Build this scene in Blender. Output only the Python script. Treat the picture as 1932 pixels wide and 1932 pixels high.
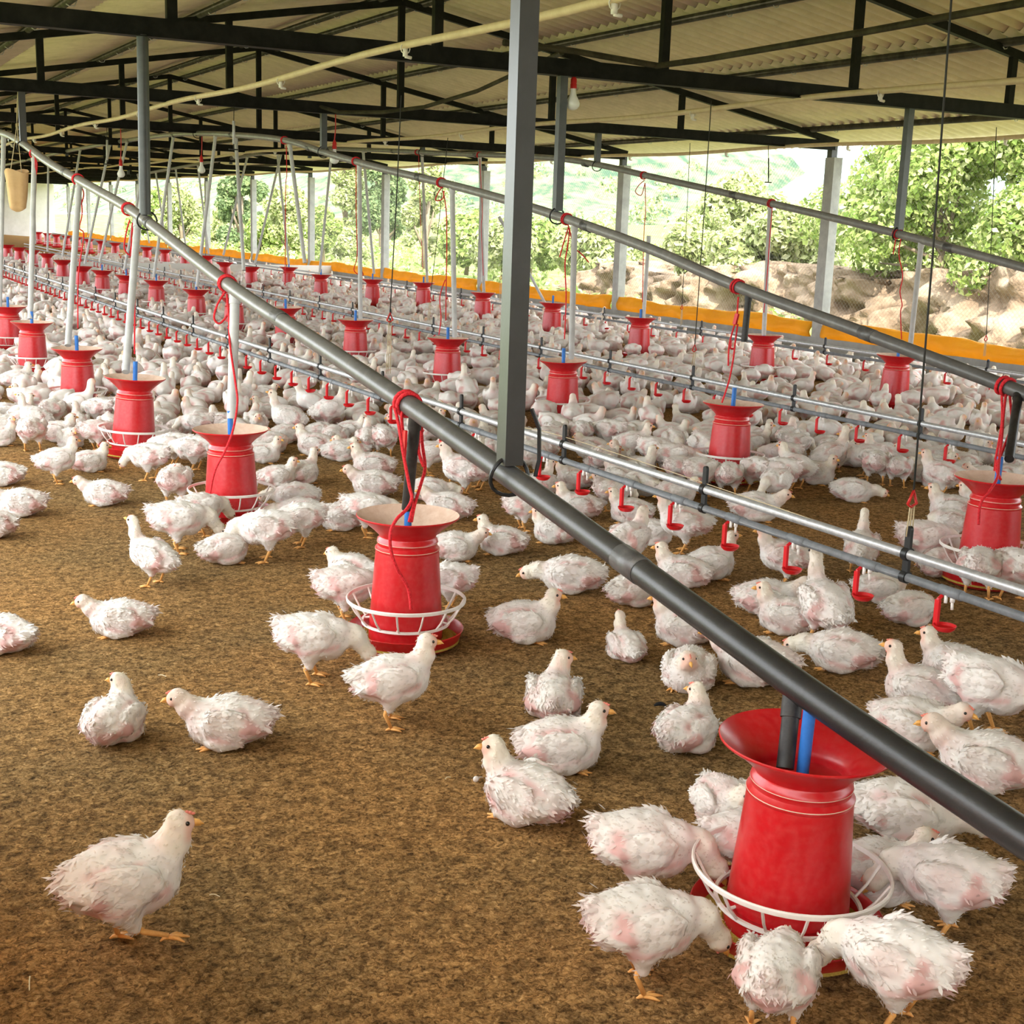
import bpy, math, random
import numpy as np
from mathutils import Vector, Matrix

for _o in list(bpy.data.objects):
    bpy.data.objects.remove(_o)
S = bpy.context.scene
COL = S.collection

# ---------------------------------------------------------------- camera
F_PX, PITCH, ROLL, YAW, CAM_H = 2500.0, .2156, .0342, .4948, 1.486
_cy, _sy, _cp, _sp = math.cos(YAW), math.sin(YAW), math.cos(PITCH), math.sin(PITCH)
FW = np.array([_sy * _cp, _cy * _cp, -_sp])
_r0 = np.array([_cy, -_sy, 0.0])
_u0 = np.cross(_r0, FW)
RT = math.cos(ROLL) * _r0 + math.sin(ROLL) * _u0
UP = -math.sin(ROLL) * _r0 + math.cos(ROLL) * _u0
EYE = np.array([0, 0, CAM_H])
cam_data = bpy.data.cameras.new('camera')
cam = bpy.data.objects.new('camera', cam_data)
COL.objects.link(cam)
cam_data.sensor_width = 36.0
cam_data.sensor_fit = 'HORIZONTAL'
cam_data.lens = 36.0 * F_PX / 1932.0
cam_data.clip_start = .05
cam_data.clip_end = 2000
M = Matrix.Identity(4)
for _i in range(3):
    M[_i][0], M[_i][1], M[_i][2], M[_i][3] = RT[_i], UP[_i], -FW[_i], EYE[_i]
cam.matrix_world = M
S.camera = cam

# ---------------------------------------------------------------- world, sun, exposure
S.view_settings.view_transform = 'Standard'
S.view_settings.look = 'None'
S.view_settings.gamma = 1.0
S.view_settings.use_curve_mapping = False
S.view_settings.exposure = 0.34
W = bpy.data.worlds.new('sky')
S.world = W
W.use_nodes = True
_nt = W.node_tree
_bg = _nt.nodes['Background']
_bg.inputs['Color'].default_value = (.93, .97, 1.0, 1)
_bg.inputs['Strength'].default_value = 6.0
sun_d = bpy.data.lights.new('sun', 'SUN')
sun_d.energy = 9.0
sun_d.angle = .01
sun_d.color = (1.0, .94, .82)
sun = bpy.data.objects.new('sun', sun_d)
COL.objects.link(sun)
_sd = Vector((-.12, -.72, .68)).normalized()   # towards the sun: behind the camera, along the shed
sun.rotation_euler = _sd.to_track_quat('Z', 'Y').to_euler()


def portal(name, loc, rot, sx, sy):
    d = bpy.data.lights.new(name, 'AREA')
    d.shape = 'RECTANGLE'
    d.size, d.size_y = sx, sy
    d.cycles.is_portal = True
    o = bpy.data.objects.new(name, d)
    COL.objects.link(o)
    o.location = loc
    o.rotation_euler = rot


portal('daylight_left', (-.5, 21, 1.35), (0, -math.pi / 2, 0), 2.7, 62)
portal('daylight_right', (12.5, 26, 1.3), (0, math.pi / 2, 0), 2.9, 80)


# ---------------------------------------------------------------- pixel -> place helpers (1932 frame)
def ray(px, py):
    return FW * F_PX + RT * (px - 966) - UP * (py - 966)


def at_z(px, py, z=0.0):
    d = ray(px, py)
    return EYE + d * ((z - CAM_H) / d[2])


def at_x(px, py, x):
    d = ray(px, py)
    return EYE + d * (x / d[0])


def at_y(px, py, y):
    d = ray(px, py)
    return EYE + d * (y / d[1])


def pix(P):
    P = np.asarray(P, float) - EYE
    z = P @ FW
    return F_PX * (P @ RT) / z + 966, -F_PX * (P @ UP) / z + 966, z


def floor_z(x):
    return 0.0 if x < 9.2 else -.13 * min(1.0, (x - 9.2) / 2.6)


def at_floor(px, py):
    P = at_z(px, py, 0)
    for _ in range(4):
        P = at_z(px, py, floor_z(P[0]))
    return P


# ---------------------------------------------------------------- materials
def mat(name, color=(.8, .8, .8), rough=.6, metal=0.0, spec=.4):
    m = bpy.data.materials.new(name)
    m.use_nodes = True
    b = m.node_tree.nodes['Principled BSDF']
    b.inputs['Base Color'].default_value = (*color, 1)
    b.inputs['Roughness'].default_value = rough
    b.inputs['Metallic'].default_value = metal
    b.inputs['Specular IOR Level'].default_value = spec
    return m


def noisy(name, stops, scale=8.0, detail=6.0, rough=.7, metal=0.0, bump=0.0, bscale=None, stretch=(1, 1, 1), spec=.3, coord='Object', dist=.002):
    m = mat(name, stops[0][1], rough, metal, spec)
    nt = m.node_tree
    N, L = nt.nodes, nt.links
    b = N['Principled BSDF']
    tc = N.new('ShaderNodeTexCoord')
    mp = N.new('ShaderNodeMapping')
    mp.inputs['Scale'].default_value = stretch
    L.new(tc.outputs[coord], mp.inputs['Vector'])
    nz = N.new('ShaderNodeTexNoise')
    nz.inputs['Scale'].default_value = scale
    nz.inputs['Detail'].default_value = detail
    nz.inputs['Roughness'].default_value = .65
    L.new(mp.outputs[0], nz.inputs['Vector'])
    cr = N.new('ShaderNodeValToRGB')
    e = cr.color_ramp.elements
    while len(e) < len(stops):
        e.new(.5)
    for k, (p, c) in enumerate(stops):
        e[k].position = p
        e[k].color = (*c, 1)
    L.new(nz.outputs['Fac'], cr.inputs['Fac'])
    L.new(cr.outputs['Color'], b.inputs['Base Color'])
    if bump:
        n2 = N.new('ShaderNodeTexNoise')
        n2.inputs['Scale'].default_value = bscale or scale * 3
        n2.inputs['Detail'].default_value = 5
        L.new(mp.outputs[0], n2.inputs['Vector'])
        bp = N.new('ShaderNodeBump')
        bp.inputs['Strength'].default_value = bump
        bp.inputs['Distance'].default_value = dist
        L.new(n2.outputs['Fac'], bp.inputs['Height'])
        L.new(bp.outputs['Normal'], b.inputs['Normal'])
    return m


def tint_mat(name, rough=.95, trans=0.0):
    m = mat(name, (.8, .8, .8), rough, 0, .08)
    nt = m.node_tree
    a = nt.nodes.new('ShaderNodeAttribute')
    a.attribute_name = 'tint'
    b = nt.nodes['Principled BSDF']
    nt.links.new(a.outputs['Color'], b.inputs['Base Color'])
    if trans:
        t = nt.nodes.new('ShaderNodeBsdfTranslucent')
        nt.links.new(a.outputs['Color'], t.inputs['Color'])
        mx = nt.nodes.new('ShaderNodeMixShader')
        mx.inputs[0].default_value = trans
        nt.links.new(b.outputs[0], mx.inputs[1])
        nt.links.new(t.outputs[0], mx.inputs[2])
        nt.links.new(mx.outputs[0], nt.nodes['Material Output'].inputs['Surface'])
    return m


def litter_mat():
    m = mat('litter', (.2, .12, .05), 1.0, 0, .05)
    nt = m.node_tree
    N, L = nt.nodes, nt.links
    b = N['Principled BSDF']
    tc = N.new('ShaderNodeTexCoord')

    def noise(scale, detail=4, rough=.6, dist=0.0):
        n = N.new('ShaderNodeTexNoise')
        n.inputs['Scale'].default_value = scale
        n.inputs['Detail'].default_value = detail
        n.inputs['Roughness'].default_value = rough
        n.inputs['Distortion'].default_value = dist
        L.new(tc.outputs['Object'], n.inputs['Vector'])
        return n

    def ramp(src, stops):
        c = N.new('ShaderNodeValToRGB')
        e = c.color_ramp.elements
        while len(e) < len(stops):
            e.new(.5)
        for k, (p, col) in enumerate(stops):
            e[k].position = p
            e[k].color = (*col, 1)
        L.new(src, c.inputs['Fac'])
        return c

    fine = noise(80, 6, .74, .9)
    base = ramp(fine.outputs['Fac'], [(.34, (.08, .047, .022)), (.44, (.26, .155, .064)), (.53, (.48, .29, .118)), (.66, (.70, .47, .23))])
    clump = noise(26, 5, .62, .4)
    cl = ramp(clump.outputs['Fac'], [(.36, (.50, .48, .46)), (.60, (1.18, 1.12, 1.04))])
    mul = N.new('ShaderNodeMix')
    mul.data_type = 'RGBA'
    mul.blend_type = 'MULTIPLY'
    mul.inputs[0].default_value = 1.0
    L.new(base.outputs['Color'], mul.inputs[6])
    L.new(cl.outputs['Color'], mul.inputs[7])
    big = noise(1.1, 3, .5)
    bg = ramp(big.outputs['Fac'], [(.38, (.86, .90, .92)), (.62, (1.10, 1.02, .92))])
    mul2 = N.new('ShaderNodeMix')
    mul2.data_type = 'RGBA'
    mul2.blend_type = 'MULTIPLY'
    mul2.inputs[0].default_value = 1.0
    L.new(mul.outputs[2], mul2.inputs[6])
    L.new(bg.outputs['Color'], mul2.inputs[7])
    v = N.new('ShaderNodeTexVoronoi')
    v.inputs['Scale'].default_value = 55
    L.new(tc.outputs['Object'], v.inputs['Vector'])
    vs = ramp(v.outputs['Distance'], [(.035, (1, 1, 1)), (.06, (0, 0, 0))])
    mx = N.new('ShaderNodeMix')
    mx.data_type = 'RGBA'
    L.new(vs.outputs['Color'], mx.inputs[0])
    L.new(mul2.outputs[2], mx.inputs[6])
    mx.inputs[7].default_value = (.52, .42, .28, 1)
    L.new(mx.outputs[2], b.inputs['Base Color'])
    add = N.new('ShaderNodeMath')
    add.operation = 'MULTIPLY_ADD'
    L.new(clump.outputs['Fac'], add.inputs[0])
    add.inputs[1].default_value = 1.6
    L.new(fine.outputs['Fac'], add.inputs[2])
    bp = N.new('ShaderNodeBump')
    bp.inputs['Strength'].default_value = .9
    bp.inputs['Distance'].default_value = .02
    L.new(add.outputs[0], bp.inputs['Height'])
    L.new(bp.outputs['Normal'], b.inputs['Normal'])
    return m


def plastic_red():
    m = noisy('red_plastic', [(.3, (.46, .005, .010)), (.7, (.54, .008, .013))], 5, 4, .30, 0, 0, spec=.5)
    nt = m.node_tree
    b = nt.nodes['Principled BSDF']
    # thin moulded plastic lets some light through
    b.inputs['Subsurface Weight'].default_value = .08
    b.inputs['Subsurface Radius'].default_value = (.02, .004, .003)
    b.inputs['Subsurface Scale'].default_value = .5
    # dust
    N, L = nt.nodes, nt.links
    tc = N.new('ShaderNodeTexCoord')
    nz = N.new('ShaderNodeTexNoise')
    nz.inputs['Scale'].default_value = 60
    nz.inputs['Detail'].default_value = 8
    L.new(tc.outputs['Object'], nz.inputs['Vector'])
    cr = N.new('ShaderNodeValToRGB')
    cr.color_ramp.elements[0].position = .4
    cr.color_ramp.elements[1].position = .8
    cr.color_ramp.elements[1].color = (.09, .09, .09, 1)
    L.new(nz.outputs['Fac'], cr.inputs['Fac'])
    mx = N.new('ShaderNodeMix')
    mx.data_type = 'RGBA'
    src = b.inputs['Base Color'].links[0].from_socket
    L.new(cr.outputs['Color'], mx.inputs[0])
    L.new(src, mx.inputs[6])
    mx.inputs[7].default_value = (.72, .30, .25, 1)
    L.new(mx.outputs[2], b.inputs['Base Color'])
    return m


MT = dict(
    litter=litter_mat(),
    roof=noisy('fibre_cement', [(.3, (.64, .54, .40)), (.55, (.73, .62, .47)), (.75, (.80, .69, .53))], 5, 7, .9, 0, .15, 60, spec=.1),
    black=noisy('black_steel', [(.35, (.007, .007, .006)), (.7, (.018, .017, .015))], 9, 6, .55, 0, .15, 90, spec=.10),
    post=noisy('painted_post', [(.35, (.016, .016, .016)), (.7, (.032, .032, .033))], 9, 6, .36, 0, .1, 90, spec=1.0),
    grey=noisy('grey_steel', [(.35, (.03, .032, .03)), (.7, (.06, .06, .056))], 9, 6, .4, 0, .1, 90, spec=.5),
    pipe=noisy('auger_pipe', [(.3, (.06, .058, .057)), (.55, (.12, .115, .11)), (.78, (.30, .27, .24))], 14, 8, .42, .25, .2, 120, spec=.5),
    purlin=noisy('purlin_steel', [(.35, (.03, .027, .018)), (.7, (.085, .075, .05))], 7, 5, .6, 0, spec=.12),
    galv=noisy('galvanised', [(.3, (.42, .43, .44)), (.7, (.62, .63, .64))], 40, 5, .42, .55, .1, 200),
    pvcgrey=noisy('grey_pvc', [(.3, (.14, .15, .16)), (.7, (.22, .23, .24))], 20, 4, .4),
    pvcwhite=noisy('white_pvc', [(.3, (.42, .41, .40)), (.7, (.54, .53, .51))], 12, 5, .5),
    cream=noisy('cream_pvc', [(.3, (.58, .44, .27)), (.7, (.70, .56, .37))], 12, 5, .5),
    red=plastic_red(),
    redcup=mat('red_cup', (.58, .008, .012), .35),
    rope=noisy('red_rope', [(.4, (.48, .01, .015)), (.6, (.70, .03, .04))], 150, 2, .8),
    dust=noisy('feed_dust', [(.3, (.60, .40, .29)), (.7, (.74, .56, .44))], 30, 6, .95, spec=.05),
    feed=noisy('feed_meal', [(.3, (.28, .17, .03)), (.7, (.52, .36, .08))], 220, 4, 1.0, 0, .8, 400, spec=.05),
    white=noisy('white_plastic', [(.3, (.72, .66, .60)), (.7, (.82, .78, .73))], 25, 4, .45),
    blue=noisy('blue_pvc', [(.3, (.025, .13, .44)), (.7, (.04, .19, .56))], 30, 4, .4),
    blackpvc=noisy('black_pvc', [(.3, (.012, .011, .010)), (.75, (.045, .04, .036))], 35, 5, .5),
    clip=mat('black_clip', (.015, .015, .015), .4),
    cord=mat('dark_cord', (.03, .03, .025), .9),
    tan=mat('tan_cord', (.50, .40, .24), .9),
    redsock=mat('red_socket', (.50, .015, .012), .4),
    bulb=mat('frosted_glass', (.80, .80, .76), .35),
    concrete=noisy('concrete', [(.3, (.30, .30, .29)), (.7, (.44, .44, .42))], 6, 6, .9, 0, .3, 40),
    block=noisy('block_wall', [(.3, (.26, .27, .26)), (.7, (.38, .39, .38))], 5, 6, .9, 0, .3, 40),
    plaster=noisy('plaster', [(.3, (.62, .60, .55)), (.7, (.74, .72, .68))], 3, 5, .9),
    panel=noisy('white_board', [(.3, (.66, .65, .60)), (.7, (.78, .77, .72))], 2, 5, .6),
    sack=noisy('paper_sack', [(.3, (.58, .36, .17)), (.7, (.70, .47, .25))], 8, 5, .85),
    wire=mat('wire', (.35, .34, .30), .5, .6),
    grass=noisy('meadow', [(.3, (.09, .13, .03)), (.5, (.17, .22, .06)), (.7, (.27, .30, .12))], .9, 8, 1, 0, 0, spec=.05),
    hazed_hill=noisy('hazed_far_hillside', [(.3, (.15, .19, .19)), (.7, (.20, .23, .22))], .05, 6, 1, 0, 0, spec=.05),  # aerial haze mixed into the colour: bluish and paler than the near slopes
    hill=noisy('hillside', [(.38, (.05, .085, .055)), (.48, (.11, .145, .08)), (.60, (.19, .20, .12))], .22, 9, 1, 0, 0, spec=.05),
    earth=noisy('earth_bank', [(.3, (.10, .066, .042)), (.5, (.23, .165, .112)), (.75, (.36, .285, .21))], 2.2, 9, 1, 0, .8, 7, dist=.08, spec=.05),
    bark=noisy('bark', [(.3, (.16, .12, .08)), (.7, (.28, .22, .16))], 9, 5, .9),
    leaf=tint_mat('foliage', .7, .35),
    bird=tint_mat('bird', .95, .12),
    feather=tint_mat('feather', .95, .25),
    beak=mat('beak', (.78, .40, .10), .45),
    comb=mat('comb', (.72, .22, .16), .6),
    eye=mat('eye', (.012, .008, .006), .15, 0, .6),
    leg=noisy('leg_skin', [(.3, (.70, .32, .08)), (.7, (.82, .45, .15))], 90, 4, .6),
    straw=mat('straw', (.66, .56, .36), .9),
    blackfeather=mat('dark_feather', (.008, .008, .01), .8),
)


def tarp_mat():
    m = noisy('yellow_tarp', [(.3, (.62, .31, .014)), (.7, (.80, .46, .03))], 2.5, 5, .55, 0, .5, 9, dist=.03)
    nt = m.node_tree
    b = nt.nodes['Principled BSDF']
    t = nt.nodes.new('ShaderNodeBsdfTranslucent')
    t.inputs['Color'].default_value = (.85, .46, .05, 1)
    mx = nt.nodes.new('ShaderNodeMixShader')
    mx.inputs[0].default_value = .45
    nt.links.new(b.outputs[0], mx.inputs[1])
    nt.links.new(t.outputs[0], mx.inputs[2])
    nt.links.new(mx.outputs[0], nt.nodes['Material Output'].inputs['Surface'])
    return m


MT['tarp'] = tarp_mat()


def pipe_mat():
    # near-black at the near end, grading to grey farther along
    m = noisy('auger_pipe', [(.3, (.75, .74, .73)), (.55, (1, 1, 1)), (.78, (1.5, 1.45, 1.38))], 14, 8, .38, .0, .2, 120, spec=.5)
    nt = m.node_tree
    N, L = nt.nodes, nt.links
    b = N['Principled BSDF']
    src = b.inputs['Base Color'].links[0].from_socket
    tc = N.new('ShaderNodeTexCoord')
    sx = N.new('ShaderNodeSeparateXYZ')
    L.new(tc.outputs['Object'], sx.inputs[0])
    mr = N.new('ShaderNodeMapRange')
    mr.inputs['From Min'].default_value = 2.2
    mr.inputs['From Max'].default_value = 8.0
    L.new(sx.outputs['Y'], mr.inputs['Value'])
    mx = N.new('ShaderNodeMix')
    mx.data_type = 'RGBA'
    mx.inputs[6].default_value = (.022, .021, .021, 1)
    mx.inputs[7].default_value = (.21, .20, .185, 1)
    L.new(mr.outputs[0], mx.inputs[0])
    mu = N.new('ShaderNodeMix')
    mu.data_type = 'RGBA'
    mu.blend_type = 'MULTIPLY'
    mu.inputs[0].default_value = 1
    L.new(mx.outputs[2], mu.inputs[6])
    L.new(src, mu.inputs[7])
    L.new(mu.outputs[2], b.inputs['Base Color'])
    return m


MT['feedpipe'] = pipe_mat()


KIDS = {}


# ---------------------------------------------------------------- mesh helpers
class MB:
    def __init__(s):
        s.v, s.f, s.m = [], [], []

    def add(s, vs, fs, mi=0):
        b = len(s.v)
        s.v.extend(tuple(map(float, p)) for p in vs)
        s.f.extend(tuple(b + i for i in f) for f in fs)
        s.m.extend([mi] * len(fs))

    def box(s, c, size, R=None, mi=0):
        c = np.array(c, float)
        h = np.array(size, float) / 2
        vs = [np.array([x, y, z]) * h for x in (-1, 1) for y in (-1, 1) for z in (-1, 1)]
        if R is not None:
            vs = [R @ v for v in vs]
        s.add([c + v for v in vs], [(0, 1, 3, 2), (4, 6, 7, 5), (0, 4, 5, 1), (2, 3, 7, 6), (0, 2, 6, 4), (1, 5, 7, 3)], mi)

    def bar(s, a, b, w, h, up=(0, 0, 1), mi=0):
        a, b = np.array(a, float), np.array(b, float)
        d = b - a
        L = np.linalg.norm(d)
        d /= L
        u = np.array(up, float)
        side = np.cross(d, u)
        side /= np.linalg.norm(side)
        u = np.cross(side, d)
        R = np.stack([d, side, u], 1)
        s.box((a + b) / 2, (L, w, h), R, mi)

    def tube(s, pts, r, n=10, mi=0, cap=True, closed=False):
        pts = [np.array(p, float) for p in pts]
        k = len(pts)
        rs = r if hasattr(r, '__len__') else [r] * k
        tang = []
        for i in range(k):
            if closed:
                t = pts[(i + 1) % k] - pts[i - 1]
            else:
                t = pts[min(i + 1, k - 1)] - pts[max(i - 1, 0)]
            tang.append(t / (np.linalg.norm(t) + 1e-12))
        ref = np.array([0, 0, 1.0]) if abs(tang[0][2]) < .9 else np.array([1.0, 0, 0])
        nrm = np.cross(tang[0], ref)
        nrm /= np.linalg.norm(nrm)
        rings = []
        for i in range(k):
            nrm = nrm - tang[i] * (nrm @ tang[i])
            nrm /= np.linalg.norm(nrm) + 1e-12
            bn = np.cross(tang[i], nrm)
            rings.append([pts[i] + rs[i] * (math.cos(a) * nrm + math.sin(a) * bn) for a in [2 * math.pi * j / n for j in range(n)]])
        vs = [p for ring in rings for p in ring]
        fs = []
        for i in range(k if closed else k - 1):
            for j in range(n):
                a, b = i * n + j, i * n + (j + 1) % n
                i2 = (i + 1) % k
                fs.append((a, b, i2 * n + (j + 1) % n, i2 * n + j))
        if cap and not closed:
            fs.append(tuple(range(n - 1, -1, -1)))
            fs.append(tuple((k - 1) * n + j for j in range(n)))
        s.add(vs, fs, mi)

    def lathe(s, prof, n=40, mi=0, c=(0, 0, 0)):
        vs, fs = [], []
        k = len(prof)
        for r, z in prof:
            for j in range(n):
                a = 2 * math.pi * j / n
                vs.append((c[0] + r * math.cos(a), c[1] + r * math.sin(a), c[2] + z))
        for i in range(k - 1):
            for j in range(n):
                fs.append((i * n + j, i * n + (j + 1) % n, (i + 1) * n + (j + 1) % n, (i + 1) * n + j))
        s.add(vs, fs, mi)

    def sphere(s, c, r, nu=10, nv=7, mi=0):
        r = np.array(r if hasattr(r, '__len__') else (r, r, r), float)
        c = np.array(c, float)
        vs = [c + r * np.array([0, 0, -1.0])]
        for i in range(1, nv):
            t = math.pi * i / nv - math.pi / 2
            for j in range(nu):
                a = 2 * math.pi * j / nu
                vs.append(c + r * np.array([math.cos(t) * math.cos(a), math.cos(t) * math.sin(a), math.sin(t)]))
        vs.append(c + r * np.array([0, 0, 1.0]))
        fs = []
        for j in range(nu):
            fs.append((0, 1 + (j + 1) % nu, 1 + j))
        for i in range(nv - 2):
            for j in range(nu):
                a, b = 1 + i * nu + j, 1 + i * nu + (j + 1) % nu
                fs.append((a, b, b + nu, a + nu))
        top = len(vs) - 1
        o = 1 + (nv - 2) * nu
        for j in range(nu):
            fs.append((o + j, o + (j + 1) % nu, top))
        s.add(vs, fs, mi)

    def mesh(s, name, mats, smooth=True, angle=None):
        me = bpy.data.meshes.new(name)
        me.from_pydata(s.v, [], s.f)
        for m in (mats if isinstance(mats, (list, tuple)) else [mats]):
            me.materials.append(m)
        if me.polygons:
            me.polygons.foreach_set('material_index', s.m)
            if smooth:
                me.polygons.foreach_set('use_smooth', [True] * len(me.polygons))
        me.update()
        if smooth and angle:
            try:
                me.set_sharp_from_angle(angle=math.radians(angle))
            except Exception:
                pass
        return me

    def build(s, name, mats, parent=None, smooth=True, angle=40):
        return link(name, s.mesh(name, mats, smooth, angle), parent)


def link(name, me, parent=None):
    o = bpy.data.objects.new(name, me)
    COL.objects.link(o)
    if parent is not None:
        o.parent = parent
        KIDS.setdefault(parent.name, []).append(o)
    return o


def tag(o, label, cat, group=None):
    o['label'] = label
    o['category'] = cat
    if group:
        o['group'] = group
    return o


def struct(o):
    o['kind'] = 'structure'
    return o


def empty(name, loc=(0, 0, 0), rz=0.0):
    o = bpy.data.objects.new(name, None)
    o.empty_display_size = .05
    COL.objects.link(o)
    o.location = loc
    o.rotation_euler = (0, 0, rz)
    return o


def copy_tree(o, parent=None):
    c = o.copy()
    COL.objects.link(c)
    if parent is not None:
        c.parent = parent
        KIDS.setdefault(parent.name, []).append(c)
    for ch in KIDS.get(o.name, []):
        copy_tree(ch, c)
    return c


ORD = ['first', 'second', 'third', 'fourth', 'fifth', 'sixth', 'seventh', 'eighth', 'ninth', 'tenth', 'eleventh', 'twelfth', 'thirteenth',
       'fourteenth', 'fifteenth', 'sixteenth', 'seventeenth', 'eighteenth', 'nineteenth', 'twentieth', 'twenty-first', 'twenty-second',
       'twenty-third', 'twenty-fourth', 'twenty-fifth', 'twenty-sixth', 'twenty-seventh', 'twenty-eighth', 'twenty-ninth', 'thirtieth']
# ================================================================ the shed
RNG = random.Random(7)
RIDGE_X, RIDGE_Z, SLOPE = 5.8, 3.74, .178
WALL_X, END_Y, NEAR_Y = 11.8, 72.5, -9.0
TRUSS_Y = [3.36] + [3.67 + 4.946 * i for i in range(1, 14)]


def roof_z(x):
    return RIDGE_Z - SLOPE * abs(x - RIDGE_X)


# floor: deep litter, falling slightly to the open side
mb = MB()
xs = [-.6, 0, 2, 4, 6, 8, 9.2, 10, 11, 11.8, 12.0]
ys = [NEAR_Y + (END_Y - NEAR_Y) * i / 20 for i in range(21)]
mb.add([(x, y, floor_z(x)) for x in xs for y in ys], [(i * 21 + j, (i + 1) * 21 + j, (i + 1) * 21 + j + 1, i * 21 + j + 1) for i in range(len(xs) - 1) for j in range(20)])
struct(mb.build('floor', MT['litter']))

# ceiling: three overlapping courses of corrugated sheet on each slope
mb = MB()
WAVE, AMP = .172, .032


def sheet(x0, x1, dz, y0=NEAR_Y, y1=END_Y):
    n = int((y1 - y0) / WAVE * 8)
    vs, fs = [], []
    for i in range(n + 1):
        y = y0 + (y1 - y0) * i / n
        w = AMP * math.cos(2 * math.pi * y / WAVE)
        for x in (x0, x1):
            z = roof_z(x) + dz + w
            vs += [(x, y, z), (x, y, z + .008)]
    for i in range(n):
        a, b = i * 4, (i + 1) * 4
        fs += [(a, b, b + 2, a + 2), (a + 1, a + 3, b + 3, b + 1), (a, a + 1, b + 1, b), (a + 2, b + 2, b + 3, a + 3)]
    mb.add(vs, fs)


for sgn in (1, -1):
    for (d0, d1, dz) in ((.0, 1.9, .09), (1.75, 3.5, .075), (3.35, 6.55, .06)):
        sheet(RIDGE_X + sgn * d0, RIDGE_X + sgn * d1, dz)
struct(mb.build('ceiling', MT['roof'], angle=None))

# columns along both long sides, dwarf walls, end wall
for side, X in (('right', WALL_X), ('left', -.32)):
    for i, y in enumerate(TRUSS_Y):
        if side == 'left' and y < 3:
            continue
        mb = MB()
        z0 = floor_z(X) - .1
        w = .17 if side == 'right' else .15
        mb.box((X + .02, y, (z0 + 2.42) / 2), (w * .8, w, 2.42 - z0))
        c = mb.build('concrete_column', MT['concrete'])
        struct(c)
        mb = MB()
        mb.box((X, y + .02, 2.475), (.09, .09, .19))
        mb.build('steel_stub', MT['grey'], c)
mb = MB()
for k in range(3):
    zz = floor_z(WALL_X) - .02
    mb.box((WALL_X + .02 + .035 * (2 - k) * 0, (NEAR_Y + END_Y) / 2, zz + .055 + k * .095), (.2 - .03 * k, END_Y - NEAR_Y, .09))
mb.box((WALL_X - .07, (NEAR_Y + END_Y) / 2, floor_z(WALL_X) + .0), (.16, END_Y - NEAR_Y, .06))
struct(mb.build('wall_right', MT['block']))
mb = MB()
mb.box((-.45, (NEAR_Y + END_Y) / 2, .1), (.12, END_Y - NEAR_Y, .24))
struct(mb.build('wall_left', MT['block']))
mb = MB()
mb.add([(-.4, END_Y, -.2), (11.9, END_Y, -.2), (11.9, END_Y, 2.55), (RIDGE_X, END_Y, 3.7), (-.4, END_Y, 2.55),
        (-.4, END_Y + .15, -.2), (11.9, END_Y + .15, -.2), (11.9, END_Y + .15, 2.55), (RIDGE_X, END_Y + .15, 3.7), (-.4, END_Y + .15, 2.55)],
       [(0, 1, 2, 3, 4), (9, 8, 7, 6, 5), (0, 5, 6, 1), (1, 6, 7, 2), (2, 7, 8, 3), (3, 8, 9, 4), (4, 9, 5, 0)])
struct(mb.build('wall_end', MT['plaster'], smooth=False))

mb = MB()
mb.add([(-.4, NEAR_Y, -.2), (11.9, NEAR_Y, -.2), (11.9, NEAR_Y, 2.55), (RIDGE_X, NEAR_Y, 3.7), (-.4, NEAR_Y, 2.55),
        (-.4, NEAR_Y - .15, -.2), (11.9, NEAR_Y - .15, -.2), (11.9, NEAR_Y - .15, 2.55), (RIDGE_X, NEAR_Y - .15, 3.7), (-.4, NEAR_Y - .15, 2.55)],
       [(4, 3, 2, 1, 0), (5, 6, 7, 8, 9), (0, 1, 6, 5), (1, 2, 7, 6), (2, 3, 8, 7), (3, 4, 9, 8), (4, 0, 5, 9)])
struct(mb.build('wall_near', MT['plaster'], smooth=False))

# rolled-down curtains (tarpaulin) on the dwarf walls, one length per bay
def tarp(y0, y1, x, z0, h, seed):
    r = random.Random(seed)
    n, k = 60, 9
    ph = [r.uniform(0, 6.28) for _ in range(6)]
    vs, fs = [], []
    for i in range(n + 1):
        y = y0 + (y1 - y0) * i / n
        top = h + .018 * math.sin(1.7 * y + ph[0]) + .012 * math.sin(4.1 * y + ph[1])
        for j in range(k + 1):
            t = j / k
            bulge = .055 * math.sin(math.pi * min(1, t * 1.05)) + .014 * math.sin(9 * y + 5 * t + ph[2]) * math.sin(math.pi * t) + .01 * math.sin(17 * y - 7 * t + ph[3]) * t
            vs.append((x - bulge, y, z0 + t * top + .004 * math.sin(11 * y + ph[4])))
    b = len(vs)
    vs += [(v[0] + .02, v[1], v[2]) for v in vs]
    for i in range(n):
        for j in range(k):
            a = i * (k + 1) + j
            fs.append((a, a + 1, a + k + 2, a + k + 1))
            fs.append((b + a, b + a + k + 1, b + a + k + 2, b + a + 1))
        a = i * (k + 1) + k
        fs.append((a, b + a, b + a + k + 1, a + k + 1))
        a = i * (k + 1)
        fs.append((a, a + k + 1, b + a + k + 1, b + a))
    for i in (0, n):
        for j in range(k):
            a = i * (k + 1) + j
            fs.append((a, a + 1, b + a + 1, b + a) if i else (a, b + a, b + a + 1, a + 1))
    m = MB()
    m.add(vs, fs)
    return m.build('tarpaulin_curtain', MT['tarp'], angle=None)


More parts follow.
